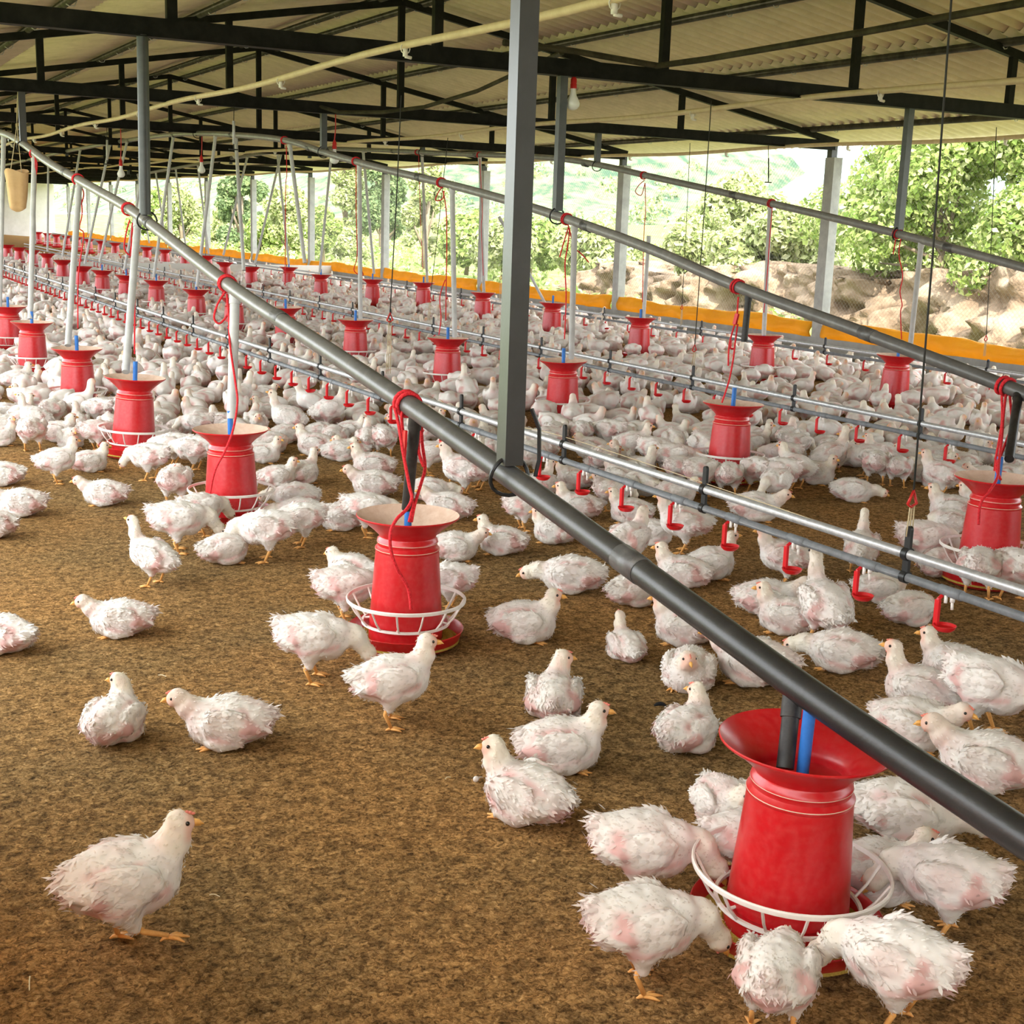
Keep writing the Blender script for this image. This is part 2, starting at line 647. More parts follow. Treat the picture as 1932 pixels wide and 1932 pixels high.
bays = [NEAR_Y + .3] + TRUSS_Y
for i in range(len(bays) - 1):
    if bays[i + 1] < 8:
        continue
    o = tarp(bays[i] + (.1 if i else 0), bays[i + 1] - .1, WALL_X - .02, .10, .24, i)
    tag(o, 'rolled yellow tarpaulin on the low wall, %s bay of the open side from the right' % ORD[i - 2], 'curtain', 'yellow tarpaulins along the open side')
mb = MB()
o = tarp(NEAR_Y + .3, 3.5, -.36, .2, 1.0, 99)
tag(o, 'yellow tarpaulin hung along the near side of the shed beside the viewer', 'curtain')

# ---------------------------------------------------------------- trusses
CH_Z = 2.575
HANG = {'a': 1.97, 'b': 4.94, 'c': 8.28}
PIPE_PIX = {
    'a': (1.97, [(0, 250), (100, 312), (185, 360), (260, 405), (435, 540), (610, 655), (780, 770), (985, 915), (1240, 1100), (1500, 1290), (1700, 1427), (1900, 1560), (2060, 1665)]),
    'b': (4.94, [(-5, 315), (90, 293), (180, 275), (280, 259), (360, 252), (450, 255), (540, 265), (620, 290), (720, 318), (835, 345), (950, 376), (1060, 410), (1220, 467), (1390, 540), (1640, 632), (1900, 730), (2050, 790)]),
    'c': (8.28, [(260, 330), (400, 305), (560, 282), (700, 283), (850, 290), (1060, 300), (1250, 338), (1460, 385), (1690, 440), (1932, 505), (2060, 540)]),
}
PIPE3 = {}
for k, (X, pts) in PIPE_PIX.items():
    PIPE3[k] = sorted([at_x(px, py, X if k != 'a' or px < 300 else (1.87 if px < 500 else 1.82 if px < 700 else 1.80)) for px, py in pts], key=lambda p: -p[1])
    if k == 'a':
        PIPE3[k] = [np.array([X, 46, 2.38]), np.array([X, 30, 2.38]), np.array([X, 20, 2.37])] + PIPE3[k]


def pipe_at(k, y):
    P = PIPE3[k]
    for a, b in zip(P[:-1], P[1:]):
        if a[1] >= y >= b[1]:
            t = (a[1] - y) / (a[1] - b[1])
            return a * (1 - t) + b * t
    return P[0] if y > P[0][1] else P[-1]


for i, y in enumerate(TRUSS_Y):
    t = empty('roof_truss', (RIDGE_X, y, CH_Z))
    tag(t, 'black steel roof truss, %s from the camera, with hanging posts' % ORD[i], 'roof truss', 'roof trusses of the shed')

    def part(name, m, mtl='black'):
        me = m.mesh(name, MT[mtl], True, 30)
        me.transform(Matrix.Translation((-RIDGE_X, -y, -CH_Z)))
        link(name, me, t)
    m = MB()
    m.box((5.75, y, CH_Z), (12.1, .06, .11))
    m.box((5.75, y, CH_Z - .058), (12.1, .10, .006))
    part('bottom_chord', m)
    for sg in (1, -1):
        m = MB()
        xe = RIDGE_X + sg * 6.05
        m.bar((RIDGE_X, y, roof_z(RIDGE_X) - .05), (xe, y, max(roof_z(xe) - .05, CH_Z + .03)), .055, .07)
        part('top_chord', m)
    for x in (2.15, 3.95, 5.8, 7.65, 9.42):
        m = MB()
        m.box((x, y, (CH_Z + .04 + roof_z(x) - .05) / 2), (.065, .05, roof_z(x) - .09 - CH_Z))
        part('king_post' if x == 5.8 else 'web_post', m)
    for k, X in HANG.items():
        if y > 40:
            continue
        p = pipe_at(k, y)
        if i == 0:
            X = p[0]
        zb = min(p[2] + .035, CH_Z - .1)
        m = MB()
        m.box((X, y, (CH_Z - .05 + zb) / 2), (.06, .055, CH_Z - .05 - zb))
        if k == 'a' and i == 1:
            m = MB()
            m.tube([(X, y, CH_Z - .05), (X - .01, y, zb)], .036, 16)
        part('hanging_post', m, 'grey' if (k != 'a' or i == 1) else 'post')
        # wire tie round the pipe at the foot of the post
        m = MB()
        m.tube([(X + .062 * math.cos(a), y + .008 * math.sin(2 * a), p[2] + .058 * math.sin(a)) for a in [2 * math.pi * q / 20 for q in range(20)]], .006, 6, closed=True)
        part('wire_tie', m, 'clip')
        if k == 'a' and i == 0:
            m = MB()
            m.tube([(X + .05, y - .03, p[2] + .20), (X + .075, y - .035, p[2] + .14), (X + .078, y - .035, p[2] + .05), (X + .07, y - .03, p[2] + .0)], .006, 6)
            part('wire_tail', m, 'clip')

# purlins: pipes along the shed under the sheets, with hook bolts
pl = [('lower left side', -.0), ('left side', 2.05), ('upper left side', 3.65), ('left of the ridge', 5.55), ('right of the ridge', 6.05), ('upper right side', 7.62), ('lower right side', 9.27), ('eave of the open side', 11.4)]
for nm, x in pl:
    t = empty('roof_purlin', (x, 0, roof_z(x)))
    tag(t, 'dark steel purlin pipe with hook bolts, under the roof sheets, %s' % nm, 'purlin', 'purlins under the roof sheets')
    m = MB()
    m.tube([(0, NEAR_Y + .05, 0), (0, END_Y - .02, 0)], .036, 10)
    link('pipe', m.mesh('pipe', MT['purlin']), t)
    hk = None
    n = 0
    for q in range(64):
        y = NEAR_Y + .4 + q * (.86 if q % 3 else .86) + (.2 if q % 2 else 0)
        if y > 50:
            break
        if hk is None:
            m = MB()
            m.tube([(.015, 0, .06), (.044, .004, .03), (.046, .0, -.01), (.028, -.01, -.046), (-.012, -.02, -.054), (-.04, -.03, -.04)], .0045, 5)
            hk = m.mesh('hook_bolt', MT['galv'])
        h = link('hook_bolt', hk, t)
        h.location = (0, y, 0)

# cream PVC pipes along the shed under the chords
for nm, X, z, z2 in (('nearest, over the near feeder row', 3.32, 2.488, 2.47), ('middle one, over the drinker lines', 7.1, 2.50, 2.50), ('one along the eave of the open side', 11.0, 2.50, 2.50)):
    m = MB()
    pts = []
    y = .8
    while y < 62:
        ph = ((y - TRUSS_Y[0]) / 4.946) % 1
        pts.append((X, y, z + .015 * math.cos(2 * math.pi * ph)))
        y += .5
    m.tube(pts, .023, 12)
    t = m.build('fogger_pipe', MT['cream'])
    tag(t, 'cream plastic pipe slung under the trusses, %s' % nm, 'pipe', 'cream pipes under the trusses')
    fm = MB()
    fm.tube([(0, 0, 0), (0, 0, -.045)], .016, 8)
    fm.tube([(0, 0, -.045), (.04, 0, -.05)], .010, 6)
    fm.tube([(.03 * math.cos(a), 0, .03 * math.sin(a)) for a in [k * .628 for k in range(10)]], .004, 4, closed=True)
    fme = fm.mesh('nozzle', MT['white'])
    for q in range(12):
        yq = 3.0 + q * 2.35
        ph = ((yq - TRUSS_Y[0]) / 4.946) % 1
        h = link('nozzle', fme, t)
        h.location = (X, yq, z + .015 * math.cos(2 * math.pi * ph) - .021)

# dark water hose that leaves the second truss and runs over the viewer's right
m = MB()
P = [at_y(950, 80, 8.5), at_y(1080, 96, 8.5), at_y(1240, 124, 8.5), at_x(1330, 112, 5.7), at_x(1632, 60, 5.7), at_x(1932, 5, 5.7), at_x(2100, -25, 5.7)]
m.tube(P, .022, 8)
tag(m.build('water_hose', MT['purlin']), 'dark hose lying on a truss and running towards the upper right', 'hose')
m = MB()
P = [at_y(600, 200, 13.56), at_y(640, 212, 13.4), at_y(720, 212, 13.0), at_y(800, 202, 12.6), at_y(900, 172, 11.6), at_y(985, 133, 10.4), at_y(1060, 100, 8.62)]
m.tube(P, .02, 8)
tag(m.build('water_hose', MT['purlin']), 'dark drooping hose slung between two trusses behind the black post', 'hose')

# ---------------------------------------------------------------- auger pipes
for k, nm in (('a', 'nearest feed pipe, sloping down across the whole picture'), ('b', 'middle feed pipe, sloping down behind the black post'), ('c', 'farthest feed pipe, sloping down by the open side')):
    m = MB()
    P = PIPE3[k]
    # smooth the polyline
    Q = []
    for i in range(len(P) - 1):
        p0, p1, p2, p3 = P[max(i - 1, 0)], P[i], P[i + 1], P[min(i + 2, len(P) - 1)]
        for s in range(6):
            u = s / 6
            Q.append(.5 * (2 * p1 + (p2 - p0) * u + (2 * p0 - 5 * p1 + 4 * p2 - p3) * u * u + (3 * p1 - p0 - 3 * p2 + p3) * u ** 3))
    Q.append(P[-1])
    m.tube(Q, .034, 20)
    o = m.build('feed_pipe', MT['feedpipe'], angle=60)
    tag(o, 'grey steel tube, %s' % nm, 'feed pipe', 'feed pipes over the feeder rows')
    cm = MB()
    cm.lathe([(.034, -.05), (.036, -.05), (.036, .05), (.034, .05)], 20)
    cme = cm.mesh('coupling', MT['pipe'])
    for j in range(7):
        y = P[-1][1] + 1.0 + 2.9 * j + .4
        p, q = pipe_at(k, y), pipe_at(k, y + .1)
        h = link('coupling', cme, o)
        h.location = p
        h.rotation_euler = Vector(q - p).to_track_quat('Z', 'Y').to_euler()

# ---------------------------------------------------------------- partition board far down the shed
m = MB()
m.box((8.3, 31.6, .10), (7.0, .03, .34))
tag(m.build('partition_board', MT['panel'], smooth=False), 'long low white board across the litter, splitting the flock', 'partition')

# wire netting on the open side: one sheet of diamond mesh per bay
for i in range(2, 7):
    y0, y1 = TRUSS_Y[i - 1] + .08, TRUSS_Y[i] - .08
    m = MB()
    zb, zt = .30, 2.45
    H = zt - zb
    st = .062
    k = int((y1 - y0 + H) / st)
    for sg in (1, -1):
        for q in range(k):
            a = y0 - H + q * st
            t0, t1 = max(0, y0 - a), min(H, y1 - a)
            if t1 <= t0:
                continue
            ya, yb = a + t0, a + t1
            if sg < 0:
                ya, yb = y0 + y1 - ya, y0 + y1 - yb
            m.tube([(WALL_X + .06 + .002 * sg, ya, zb + t0), (WALL_X + .06 + .002 * sg, yb, zb + t1)], .0011, 3, cap=False)
    tag(m.build('wire_netting', MT['wire'], angle=None), 'fine diamond wire netting over the open side, %s bay from the right' % ORD[i - 2], 'wire netting', 'netting over the open side')
# ================================================================ feeders
def feeder_proto(name, dusty, grill):
    t = empty(name)

    def part(nm, m, mats, par=None, ang=35):
        return link(nm, m.mesh(nm, mats, True, ang), par or t)
    N = 56
    m = MB()
    m.lathe([(.0, .004), (.150, .0), (.172, .006), (.190, .022), (.203, .058), (.207, .064), (.2045, .0665), (.199, .060), (.186, .026), (.165, .012), (0, .010)], N)
    pan = part('pan', m, MT['red'])
    m = MB()
    prof = [(.124, .024)] + [(.124 + .068 * k / 6, .026 + .006 * math.sin(k * 2.1) + .004 * (k / 6)) for k in range(1, 7)] + [(.193, .02)]
    m.lathe(prof, N)
    part('feed', m, MT['feed'], pan)
    m = MB()
    m.lathe([(.122, .016), (.131, .018), (.1315, .07), (.1265, .074), (.1265, .082), (.130, .084), (.1115, .346), (.1135, .349), (.1135, .356), (.108, .362), (.105, .366), (.105, .374), (.1075, .378),
             (.1055, .388), (.100, .394), (.099, .400), (.097, .400), (.098, .394), (.103, .372), (.109, .345), (.127, .084), (.119, .02), (.122, .016)], N)
    part('hopper', m, MT['red'])
    m = MB()
    m.lathe([(.1136, .3530), (.1142, .3542), (.1136, .3555)], N)
    m.lathe([(.1076, .3780), (.1081, .379), (.1076, .380)], N)
    part('collar_ridge', m, MT['white' if dusty else 'redcup'] if False else MT['dust'])
    m = MB()
    m.lathe([(.0965, .392), (.102, .404), (.122, .424), (.150, .447), (.173, .462), (.178, .4665), (.1805, .468), (.1815, .4715), (.1795, .474)], N)
    m.lathe([(.1795, .474), (.1755, .471), (.170, .4655), (.148, .451), (.119, .428), (.099, .408), (.0945, .396), (.0945, .385), (.02, .372), (.0, .372)], N, 1 if dusty else 0)
    part('funnel', m, [MT['red'], MT['dust']])
    if grill:
        m = MB()
        m.lathe([(.206, .162), (.2115, .162), (.2125, .165), (.2125, .172), (.210, .175), (.206, .174), (.206, .162)], N)
        m.lathe([(.150, .082), (.158, .082), (.158, .090), (.150, .090), (.150, .082)], N)
        for k in range(14):
            a = 2 * math.pi * k / 14 + .1
            ca, sa = math.cos(a), math.sin(a)
            m.tube([(.206 * ca, .206 * sa, .165), (.180 * ca, .180 * sa, .118), (.154 * ca, .154 * sa, .086)], .0036, 6)
        for k in range(4):
            a = 2 * math.pi * k / 4 + .5
            m.tube([(.152 * math.cos(a), .152 * math.sin(a), .086), (.128 * math.cos(a), .128 * math.sin(a), .09)], .004, 6)
        part('grill', m, MT['white'])
    m = MB()
    m.tube([(0, 0, .25), (0, 0, .45), (.001, 0, .565)], .0135, 14)
    part('blue_tube', m, MT['blue'])
    return t


FEEDERS = []     # (row, order, location)
ROWN = {'a': 'near', 'b': 'middle', 'c': 'far'}
PROTO = {}


def place_feeder(row, i, P, tilt=(0, 0), dusty=True, grill=True, zs=1.0, tube=1.0, far=False):
    key = (dusty, grill, far)
    if key not in PROTO:
        if far:
            m = MB()
            m.lathe([(.0, .004), (.150, .0), (.203, .058), (.2045, .0665), (.186, .026), (.131, .018), (.130, .084), (.1115, .346), (.105, .366), (.105, .378), (.0965, .392), (.122, .424), (.178, .4665), (.1815, .4715), (.1755, .471), (.119, .428), (.0, .40)], 24)
            p = m.build('poultry_feeder', MT['red'])
            if grill:
                m = MB()
                m.lathe([(.205, .158), (.2125, .158), (.2125, .176), (.205, .176), (.205, .158)], 24)
                link('grill', m.mesh('grill', MT['white']), p)
        else:
            p = feeder_proto('poultry_feeder', dusty, grill)
        PROTO[key] = p
        o = p
    else:
        o = copy_tree(PROTO[key])
    o.location = P
    o.rotation_euler = (tilt[0], tilt[1], RNG.uniform(0, 6.28) if not far else 0)
    o.scale = (1, 1, zs)
    k = min(i, 29)
    if i == 0:
        wh = 'closest to the viewer'
    else:
        wh = '%s from the viewer' % ORD[k]
    tag(o, 'red hanging feeder in the %s row, %s, %s' % (ROWN[row], wh, 'with white grill ring' if grill else 'without a grill ring'), 'poultry feeder', 'feeders in the %s row' % ROWN[row])
    FEEDERS.append((row, i, np.array(P), o))
    return o


def lean(Pb, rim, zr=.47, zs=1.0):
    """sideways lean so the rim sits over the pixel the photo shows, around the view direction at that place"""
    P1 = np.array(Pb) + np.array([0, 0, zr * zs])
    x1 = pix(P1)[0]
    d = np.array([Pb[0], Pb[1]])
    d = d / np.linalg.norm(d)
    side = np.array([d[1], -d[0], 0])
    px_m = (pix(P1 + side * .01)[0] - x1) / .01
    off = (rim - x1) / px_m
    a = math.atan2(off, zr * zs)
    # rotate about axis = horizontal view direction (axis d): z-axis leans towards side
    ax = Vector((d[0], d[1], 0))
    return Matrix.Rotation(a, 3, ax).to_euler()


A_RING = [(1489, 1636, 1521, .95), (766, 1129, 770, 1.0), (437, 922, 435, .97), (250, 808, 255, 1.03), (147, 735, 145, 1.0), (61, 672, 60, 1.0), (17, 634, 15, 1.0)]
for i, (rx, ry, mx, zs) in enumerate(A_RING):
    P = at_z(rx, ry, .168 * zs)
    P[2] = 0
    o = place_feeder('a', i, P, dusty=(i != 0), zs=zs)
    e = lean(P, mx, zs=zs)
    o.rotation_euler = (e.to_matrix() @ Matrix.Rotation(RNG.uniform(0, 6.28), 3, 'Z')).to_euler()
for i in range(7, 26):
    place_feeder('a', i, (1.79, 1.99 + 2.082 * i, 0), far=True)
B_RIM = [(1882, 902), (1382, 761), (1065, 680), (845, 638), (671, 603), (540, 580), (441, 561), (370, 546), (294, 529), (237, 519), (192, 510), (155, 503), (118, 491)]
for i, (rx, ry) in enumerate(B_RIM):
    P = at_z(rx, ry, .472)
    P[2] = 0
    o = place_feeder('b', i, P, far=i > 10)
    o.rotation_euler = (RNG.uniform(-.025, .025), RNG.uniform(-.025, .025), RNG.uniform(0, 6))
for i in range(13, 24):
    place_feeder('b', i, (4.83, 4.24 + 2.028 * i, 0), far=True)
C_RIM = [(1693, 670), (1442, 632), (1208, 599), (1042, 571), (911, 552), (799, 533), (692, 519), (605, 518), (544, 504), (474, 504), (424, 495)]
for i, (rx, ry) in enumerate(C_RIM):
    if i == 6:
        P = np.array((8.47, 8.655 + 2.036 * 6, .47))
    else:
        P = at_z(rx, ry, .472)
    P[2] = 0
    o = place_feeder('c', i, P, grill=i in (1, 8, 9, 10), far=i > 8)
    o.rotation_euler = (RNG.uniform(-.02, .02), RNG.uniform(-.02, .02), RNG.uniform(0, 6))
for i in range(11, 24):
    place_feeder('c', i, (8.47, 8.655 + 2.036 * i, 0), grill=True, far=True)
FPOS = {(r, i): P for r, i, P, _ in FEEDERS}

# ---------------------------------------------------------------- drop pipes from the feed pipes into the funnels
DROPS = [('a', 0, (1495, 1324), (1481, 1450), .0185, 'blackpvc'), ('a', 1, (784, 792), (768, 960), .0195, 'blackpvc'), ('a', 2, (444, 560), (437, 790), .0235, 'pvcwhite'),
         ('a', 3, (260, 428), (237, 702), .0235, 'pvcwhite'), ('a', 4, (150, 345), (128, 652), .0235, 'pvcwhite'), ('a', 5, (65, 298), (57, 602), .0235, 'pvcwhite'), ('a', 6, (7, 266), (-1, 590), .0235, 'pvcwhite'),
         ('b', 0, (1922, 742), (1904, 866), .021, 'blackpvc'), ('b', 1, (1413, 553), (1404, 645), .0195, 'blackpvc'), ('b', 2, (1084, 426), (1078, 676), .022, 'pvcwhite'), ('b', 3, (853, 356), (858, 636), .022, 'pvcwhite'),
         ('b', 4, (678, 312), (680, 602), .022, 'pvcwhite'), ('b', 5, (547, 282), (575, 496), .022, 'pvcwhite'), ('b', 6, (445, 270), (460, 510), .022, 'pvcwhite'),
         ('c', 0, (1738, 460), (1718, 648), .022, 'pvcwhite'), ('c', 1, (1453, 388), (1441, 632), .022, 'pvcwhite'), ('c', 2, (1224, 448), (1214, 600), .022, 'pvcwhite'), ('c', 3, (943, 412), (1030, 575), .018, 'pvcwhite'),
         ('c', 4, (905, 302), (913, 552), .022, 'pvcwhite'), ('c', 5, (796, 288), (806, 532), .022, 'pvcwhite')]
for row in 'abc':
    for i in range(26):
        if (row, i) in FPOS and not any(d[0] == row and d[1] == i for d in DROPS) and i < (18 if row == 'a' else 15):
            P = FPOS[(row, i)]
            q = pipe_at(row, P[1])
            a = pix(q)
            dx = RNG.uniform(-.10, .10)
            b = pix((P[0] + dx * .6 + .03, P[1], .5 + RNG.uniform(0, .12)))
            DROPS.append((row, i, a[:2], b[:2], .022, 'pvcwhite'))
for row, i, top, bot, r, mt in DROPS:
    y = FPOS[(row, i)][1]
    a, b = at_y(*top, y), at_y(*bot, y)
    XP = PIPE_PIX[row][0] if row != 'a' else (1.80 if top[0] > 700 else 1.87 if top[0] > 300 else 1.97)
    c = at_x(*top, XP)
    pc = pipe_at(row, c[1])
    if math.hypot(pix(pc)[0] - top[0], pix(pc)[1] - top[1]) < 45:
        a = pc + (c - pc) * .6
    m = MB()
    m.tube([(0, 0, 0), tuple((b - a) * .5), tuple(b - a)], r, 16)
    o = m.build('drop_pipe', MT[mt])
    o.location = a
    m = MB()
    d = (b - a) / np.linalg.norm(b - a)
    m.tube([tuple(-d * .02), tuple(d * .05)], r * 1.18, 16)
    link('sleeve', m.mesh('sleeve', MT['blackpvc'] if mt == 'blackpvc' else MT['pvcwhite'], True, 40), o)
    col = 'black' if mt == 'blackpvc' else 'whitish'
    tag(o, '%s plastic drop tube under the feed pipe, over the %s feeder of the %s row' % (col, ORD[i], ROWN[row]), 'drop pipe', 'drop tubes of the %s row' % ROWN[row])


# ---------------------------------------------------------------- red hoisting ropes
def rope_path(pts, n=8):
    P = [np.array(p, float) for p in pts]
    Q = []
    for i in range(len(P) - 1):
        p0, p1, p2, p3 = P[max(i - 1, 0)], P[i], P[i + 1], P[min(i + 2, len(P) - 1)]
        for s in range(n):
            u = s / n
            Q.append(.5 * (2 * p1 + (p2 - p0) * u + (2 * p0 - 5 * p1 + 4 * p2 - p3) * u * u + (3 * p1 - p0 - 3 * p2 + p3) * u ** 3))
    Q.append(P[-1])
    return Q


def rope(row, i, loop_px, hang, r=.0052, coils=3):
    """coil round the feed pipe at LOOP_PX, strands of HANG (pixel chains) in the plane of that place"""
    X = PIPE_PIX[row][0] if row != 'a' else (1.81 if loop_px[0] > 600 else 1.87 if loop_px[0] > 300 else 1.97)
    c = at_x(*loop_px, X)
    c = pipe_at(row, c[1])
    ax = pipe_at(row, c[1] + .05) - pipe_at(row, c[1] - .05)
    ax /= np.linalg.norm(ax)
    u = np.cross(ax, [0, 0, 1.0])
    u /= np.linalg.norm(u)
    w = np.cross(u, ax)
    t = empty('hoisting_rope', c)
    m = MB()
    R = .0345 + r
    pts = []
    for k in range(coils * 14):
        a = 2 * math.pi * k / 14
        pts.append(u * math.cos(a) * R + w * math.sin(a) * R + ax * ((k / (coils * 14) - .5) * coils * r * 2.1) + ax * .006 * math.sin(a * .5))
    m.tube(pts, r, 7)
    link('coil', m.mesh('coil', MT['rope']), t)
    for h in hang:
        ye = c[1] - .05
        if isinstance(h[-1], float):      # where the free end comes to, measured from the feeder's axis
            ye, h = FPOS[(row, i)][1] + h[-1], h[:-1]
        n_ = len(h) - 1
        P = [at_y(px, py, (c[1] - .04) + (ye - c[1] + .04) * min(1, 1.6 * k / n_)) - c for k, (px, py) in enumerate(h)]
        m = MB()
        m.tube(rope_path(P), r * .86, 7)
        link('strand', m.mesh('strand', MT['rope']), t)
    tag(t, 'red rope tied round the feed pipe above the %s feeder of the %s row' % (ORD[i], ROWN[row]), 'rope', 'red ropes on the feed pipes')
    return t


t = rope('a', 1, (772, 765), [[(745, 770), (752, 800), (760, 850), (772, 915), (777, 940), (768, 960), (748, 980), (737, 1005), (738, 1040), (750, 1075), (770, 1110), (776, 1150), -.21],
                              [(790, 760), (760, 775), (762, 830), (771, 900), (778, 950), (772, 985), -.02],
                              [(796, 775), (796, 830), (802, 880), (795, 910), (783, 950), (776, 985), -.02], [(790, 800), (790, 850), (799, 880)]], .0068, 4)
m = MB()
c = np.array(t.location)
p0 = at_y(765, 812, c[1] - .06) - c
p1 = at_y(763, 850, c[1] - .06) - c
m.bar(p0, p1, .018, .008, up=(1, 0, 0))
link('toggle', m.mesh('toggle', MT['redcup'], False), t)
rope('a', 2, (428, 541), [[(425, 550), (410, 575), (404, 600), (415, 610), (432, 590), (436, 575)], [(428, 555), (432, 600), (434, 650), (444, 720), (448, 760), (440, 810), (425, 850), (405, 890), (394, 945), -.21], [(436, 560), (440, 600), (430, 620)]], .0062)
rope('a', 3, (243, 408), [[(245, 415), (238, 440), (235, 470), (250, 480), (252, 430)], [(250, 420), (248, 470), (254, 560), (254, 640), (254, 668)]], .0062)
rope('a', 4, (147, 337), [[(150, 345), (158, 365), (152, 385), (146, 360)], [(150, 345), (155, 400), (150, 430), (158, 445), (148, 520), (147, 620)]], .006)
rope('a', 5, (65, 287), [[(62, 290), (70, 310), (66, 345)], [(66, 292), (68, 350), (64, 420), (60, 570)]], .006)
rope('b', 0, (1895, 737), [[(1898, 745), (1893, 790), (1890, 830), (1885, 870), (1882, 900), (1868, 925), (1850, 950), (1846, 990), -.21], [(1905, 745), (1908, 800), (1892, 850), (1880, 880), (1888, 905), -.02], [(1890, 745), (1890, 800), (1878, 868)]], .007, 4)
t = rope('b', 1, (1392, 543), [[(1393, 560), (1391, 590), (1390, 610)], [(1392, 612), (1388, 640), (1383, 680), (1375, 720), (1362, 760), -.03], [(1386, 612), (1376, 650), (1374, 690)]], .0062)
m = MB()
c = np.array(t.location)
m.bar(at_y(1391, 592, c[1] - .05) - c, at_y(1386, 612, c[1] - .05) - c, .03, .012, up=(1, 0, 0))
link('toggle', m.mesh('toggle', MT['redcup'], False), t)
rope('b', 2, (1070, 413), [[(1072, 425), (1074, 440), (1070, 470), (1066, 500), (1068, 560), (1065, 640)], [(1074, 430), (1083, 465), (1098, 480), (1111, 495)], [(1072, 430), (1060, 470), (1056, 485)]], .0055)
rope('b', 3, (833, 346), [[(835, 352), (826, 365), (822, 378), (835, 375), (838, 360)], [(836, 360), (842, 400), (843, 470), (842, 530), (841, 605)], [(840, 528), (830, 560), (832, 600), (828, 632)]], .0055)
rope('b', 4, (672, 303), [[(672, 310), (672, 400), (674, 480), (668, 510), (685, 520), (678, 500)]], .0055)
rope('b', 5, (537, 268), [[(540, 275), (541, 330), (539, 360), (538, 540)]], .0055)
rope('c', 0, (1693, 442), [[(1700, 450), (1696, 480), (1703, 520), (1698, 550), (1702, 575), (1699, 590), (1701, 640)], [(1690, 450), (1685, 480)]], .0055)
rope('c', 1, (1456, 386), [[(1457, 392), (1450, 480), (1449, 500), (1441, 590)]], .0055)
rope('c', 2, (1215, 332), [[(1216, 340), (1205, 350), (1199, 362), (1210, 368), (1217, 345)], [(1217, 345), (1218, 400), (1215, 440), (1212, 570)]], .0055)
rope('c', 4, (905, 294), [[(905, 300), (910, 400), (908, 430), (912, 520)]], .005)
rope('c', 5, (788, 286), [[(790, 292), (793, 400), (798, 510)]], .005)

# ================================================================ drinker lines
CUPS = {}


def drinker(nm, X, zu, zl, y0, y1, spac, ycup0, hang, lab):
    t = empty('drinker_line', (X, (y0 + y1) / 2, 0))
    tag(t, lab, 'drinker line', 'nipple drinker lines')
    yc = (y0 + y1) / 2
    m = MB()
    m.tube([(0, y0 - yc, zu), (0, y1 - yc, zu)], .0165, 14)
    link('support_pipe', m.mesh('support_pipe', MT['galv']), t)
    m = MB()
    m.tube([(0, y0 - yc, zl), (0, y1 - yc, zl)], .0145, 14)
    link('water_pipe', m.mesh('water_pipe', MT['pvcgrey']), t)
    # saddle with drip cup
    m = MB()
    m.lathe([(.0145, -.045), (.0172, -.045), (.0172, .045), (.0145, .045)], 12)
    saddle = m.mesh('saddle', MT['pvcgrey'])
    saddle.transform(Matrix.Rotation(math.pi / 2, 4, 'X'))
    m = MB()
    m.tube([(.0, .030, -.010), (-.010, .030, -.020), (-.022, .029, -.026), (-.024, .028, -.034)], .006, 8)
    m.box((-.024, .028, -.072), (.010, .018, .088))
    m.box((-.019, .028, -.072), (.012, .004, .088))
    m.lathe([(.0, -.1210), (.024, -.1210), (.0330, -.113), (.0375, -.103), (.0350, -.103), (.030, -.112), (.0, -.1165)], 22, c=(-.020, -.006, 0))
    cup = m.mesh('drip_cup', MT['redcup'], True, 40)
    m = MB()
    m.tube([(0, -.008, -.010), (.0, -.008, -.03)], .0075, 8)
    m.tube([(0, -.008, -.03), (.0, -.010, -.054)], .0045, 8)
    m.tube([(-.008, .012, -.012), (-.010, .010, -.036)], .0055, 8)
    nip = m.mesh('nipple', MT['white'])
    k = 0
    CUPS[nm] = []
    y = ycup0
    while y < y1 and k < 98:
        if y > y0:
            CUPS[nm].append(y)
            if y < 24:
                s = link('saddle', saddle, t)
                s.location = (0, y - yc, zl)
            c = link('drip_cup', cup, t)
            c.location = (0, y - yc, zl)
            if y < 12:
                n_ = link('nipple', nip, c)
        y += spac
        k += 1
    # hangers
    m = MB()
    m.lathe([(.0175, -.011), (.0215, -.011), (.0215, .011), (.0175, .011), (.0175, -.011)], 16)
    ring = m
    m = MB()
    for zc, rr in ((0, .0175), (zl - zu, .0155)):
        q = MB()
        q.lathe([(rr, -.012), (rr + .005, -.012), (rr + .005, .012), (rr, .012), (rr, -.012)], 16)
        m.add([(v[0], v[2], v[1] + zc) for v in q.v], q.f)
    m.box((0, 0, (zl - zu) / 2), (.012, .026, abs(zl - zu) - .03))
    m.box((0, 0, .050), (.012, .024, .062))
    m.tube([(-.006, 0, .083), (.006, 0, .083)], .012, 12)
    hm = m.mesh('hanger', MT['clip'], True, 40)
    for y in hang:
        h = link('hanger', hm, t)
        h.location = (0, y - yc, zu)
    return t


drinker('L1', 3.15, .465, .388, -4, 40, .372, 1.41 - .372 * 14, [-.26, .86, 1.98] + [3.1 + 1.12 * k for k in range(20)], 'nearest nipple drinker line with red drip cups, between the near and middle feeder rows')
drinker('L2', 6.0, .365, .290, -4.0, 42, .385, 4.09 - .385 * 20, [5.9 + 1.19 * k for k in range(-7, 20)], 'second nipple drinker line with red drip cups, between the middle and far feeder rows')
drinker('L3', 9.5, .315, .250, -4.0, 44, .55, 7.4 - .55 * 18, [8.6 + 2.2 * k for k in range(-5, 14)], 'farthest nipple drinker line, between the far feeder row and the open side')

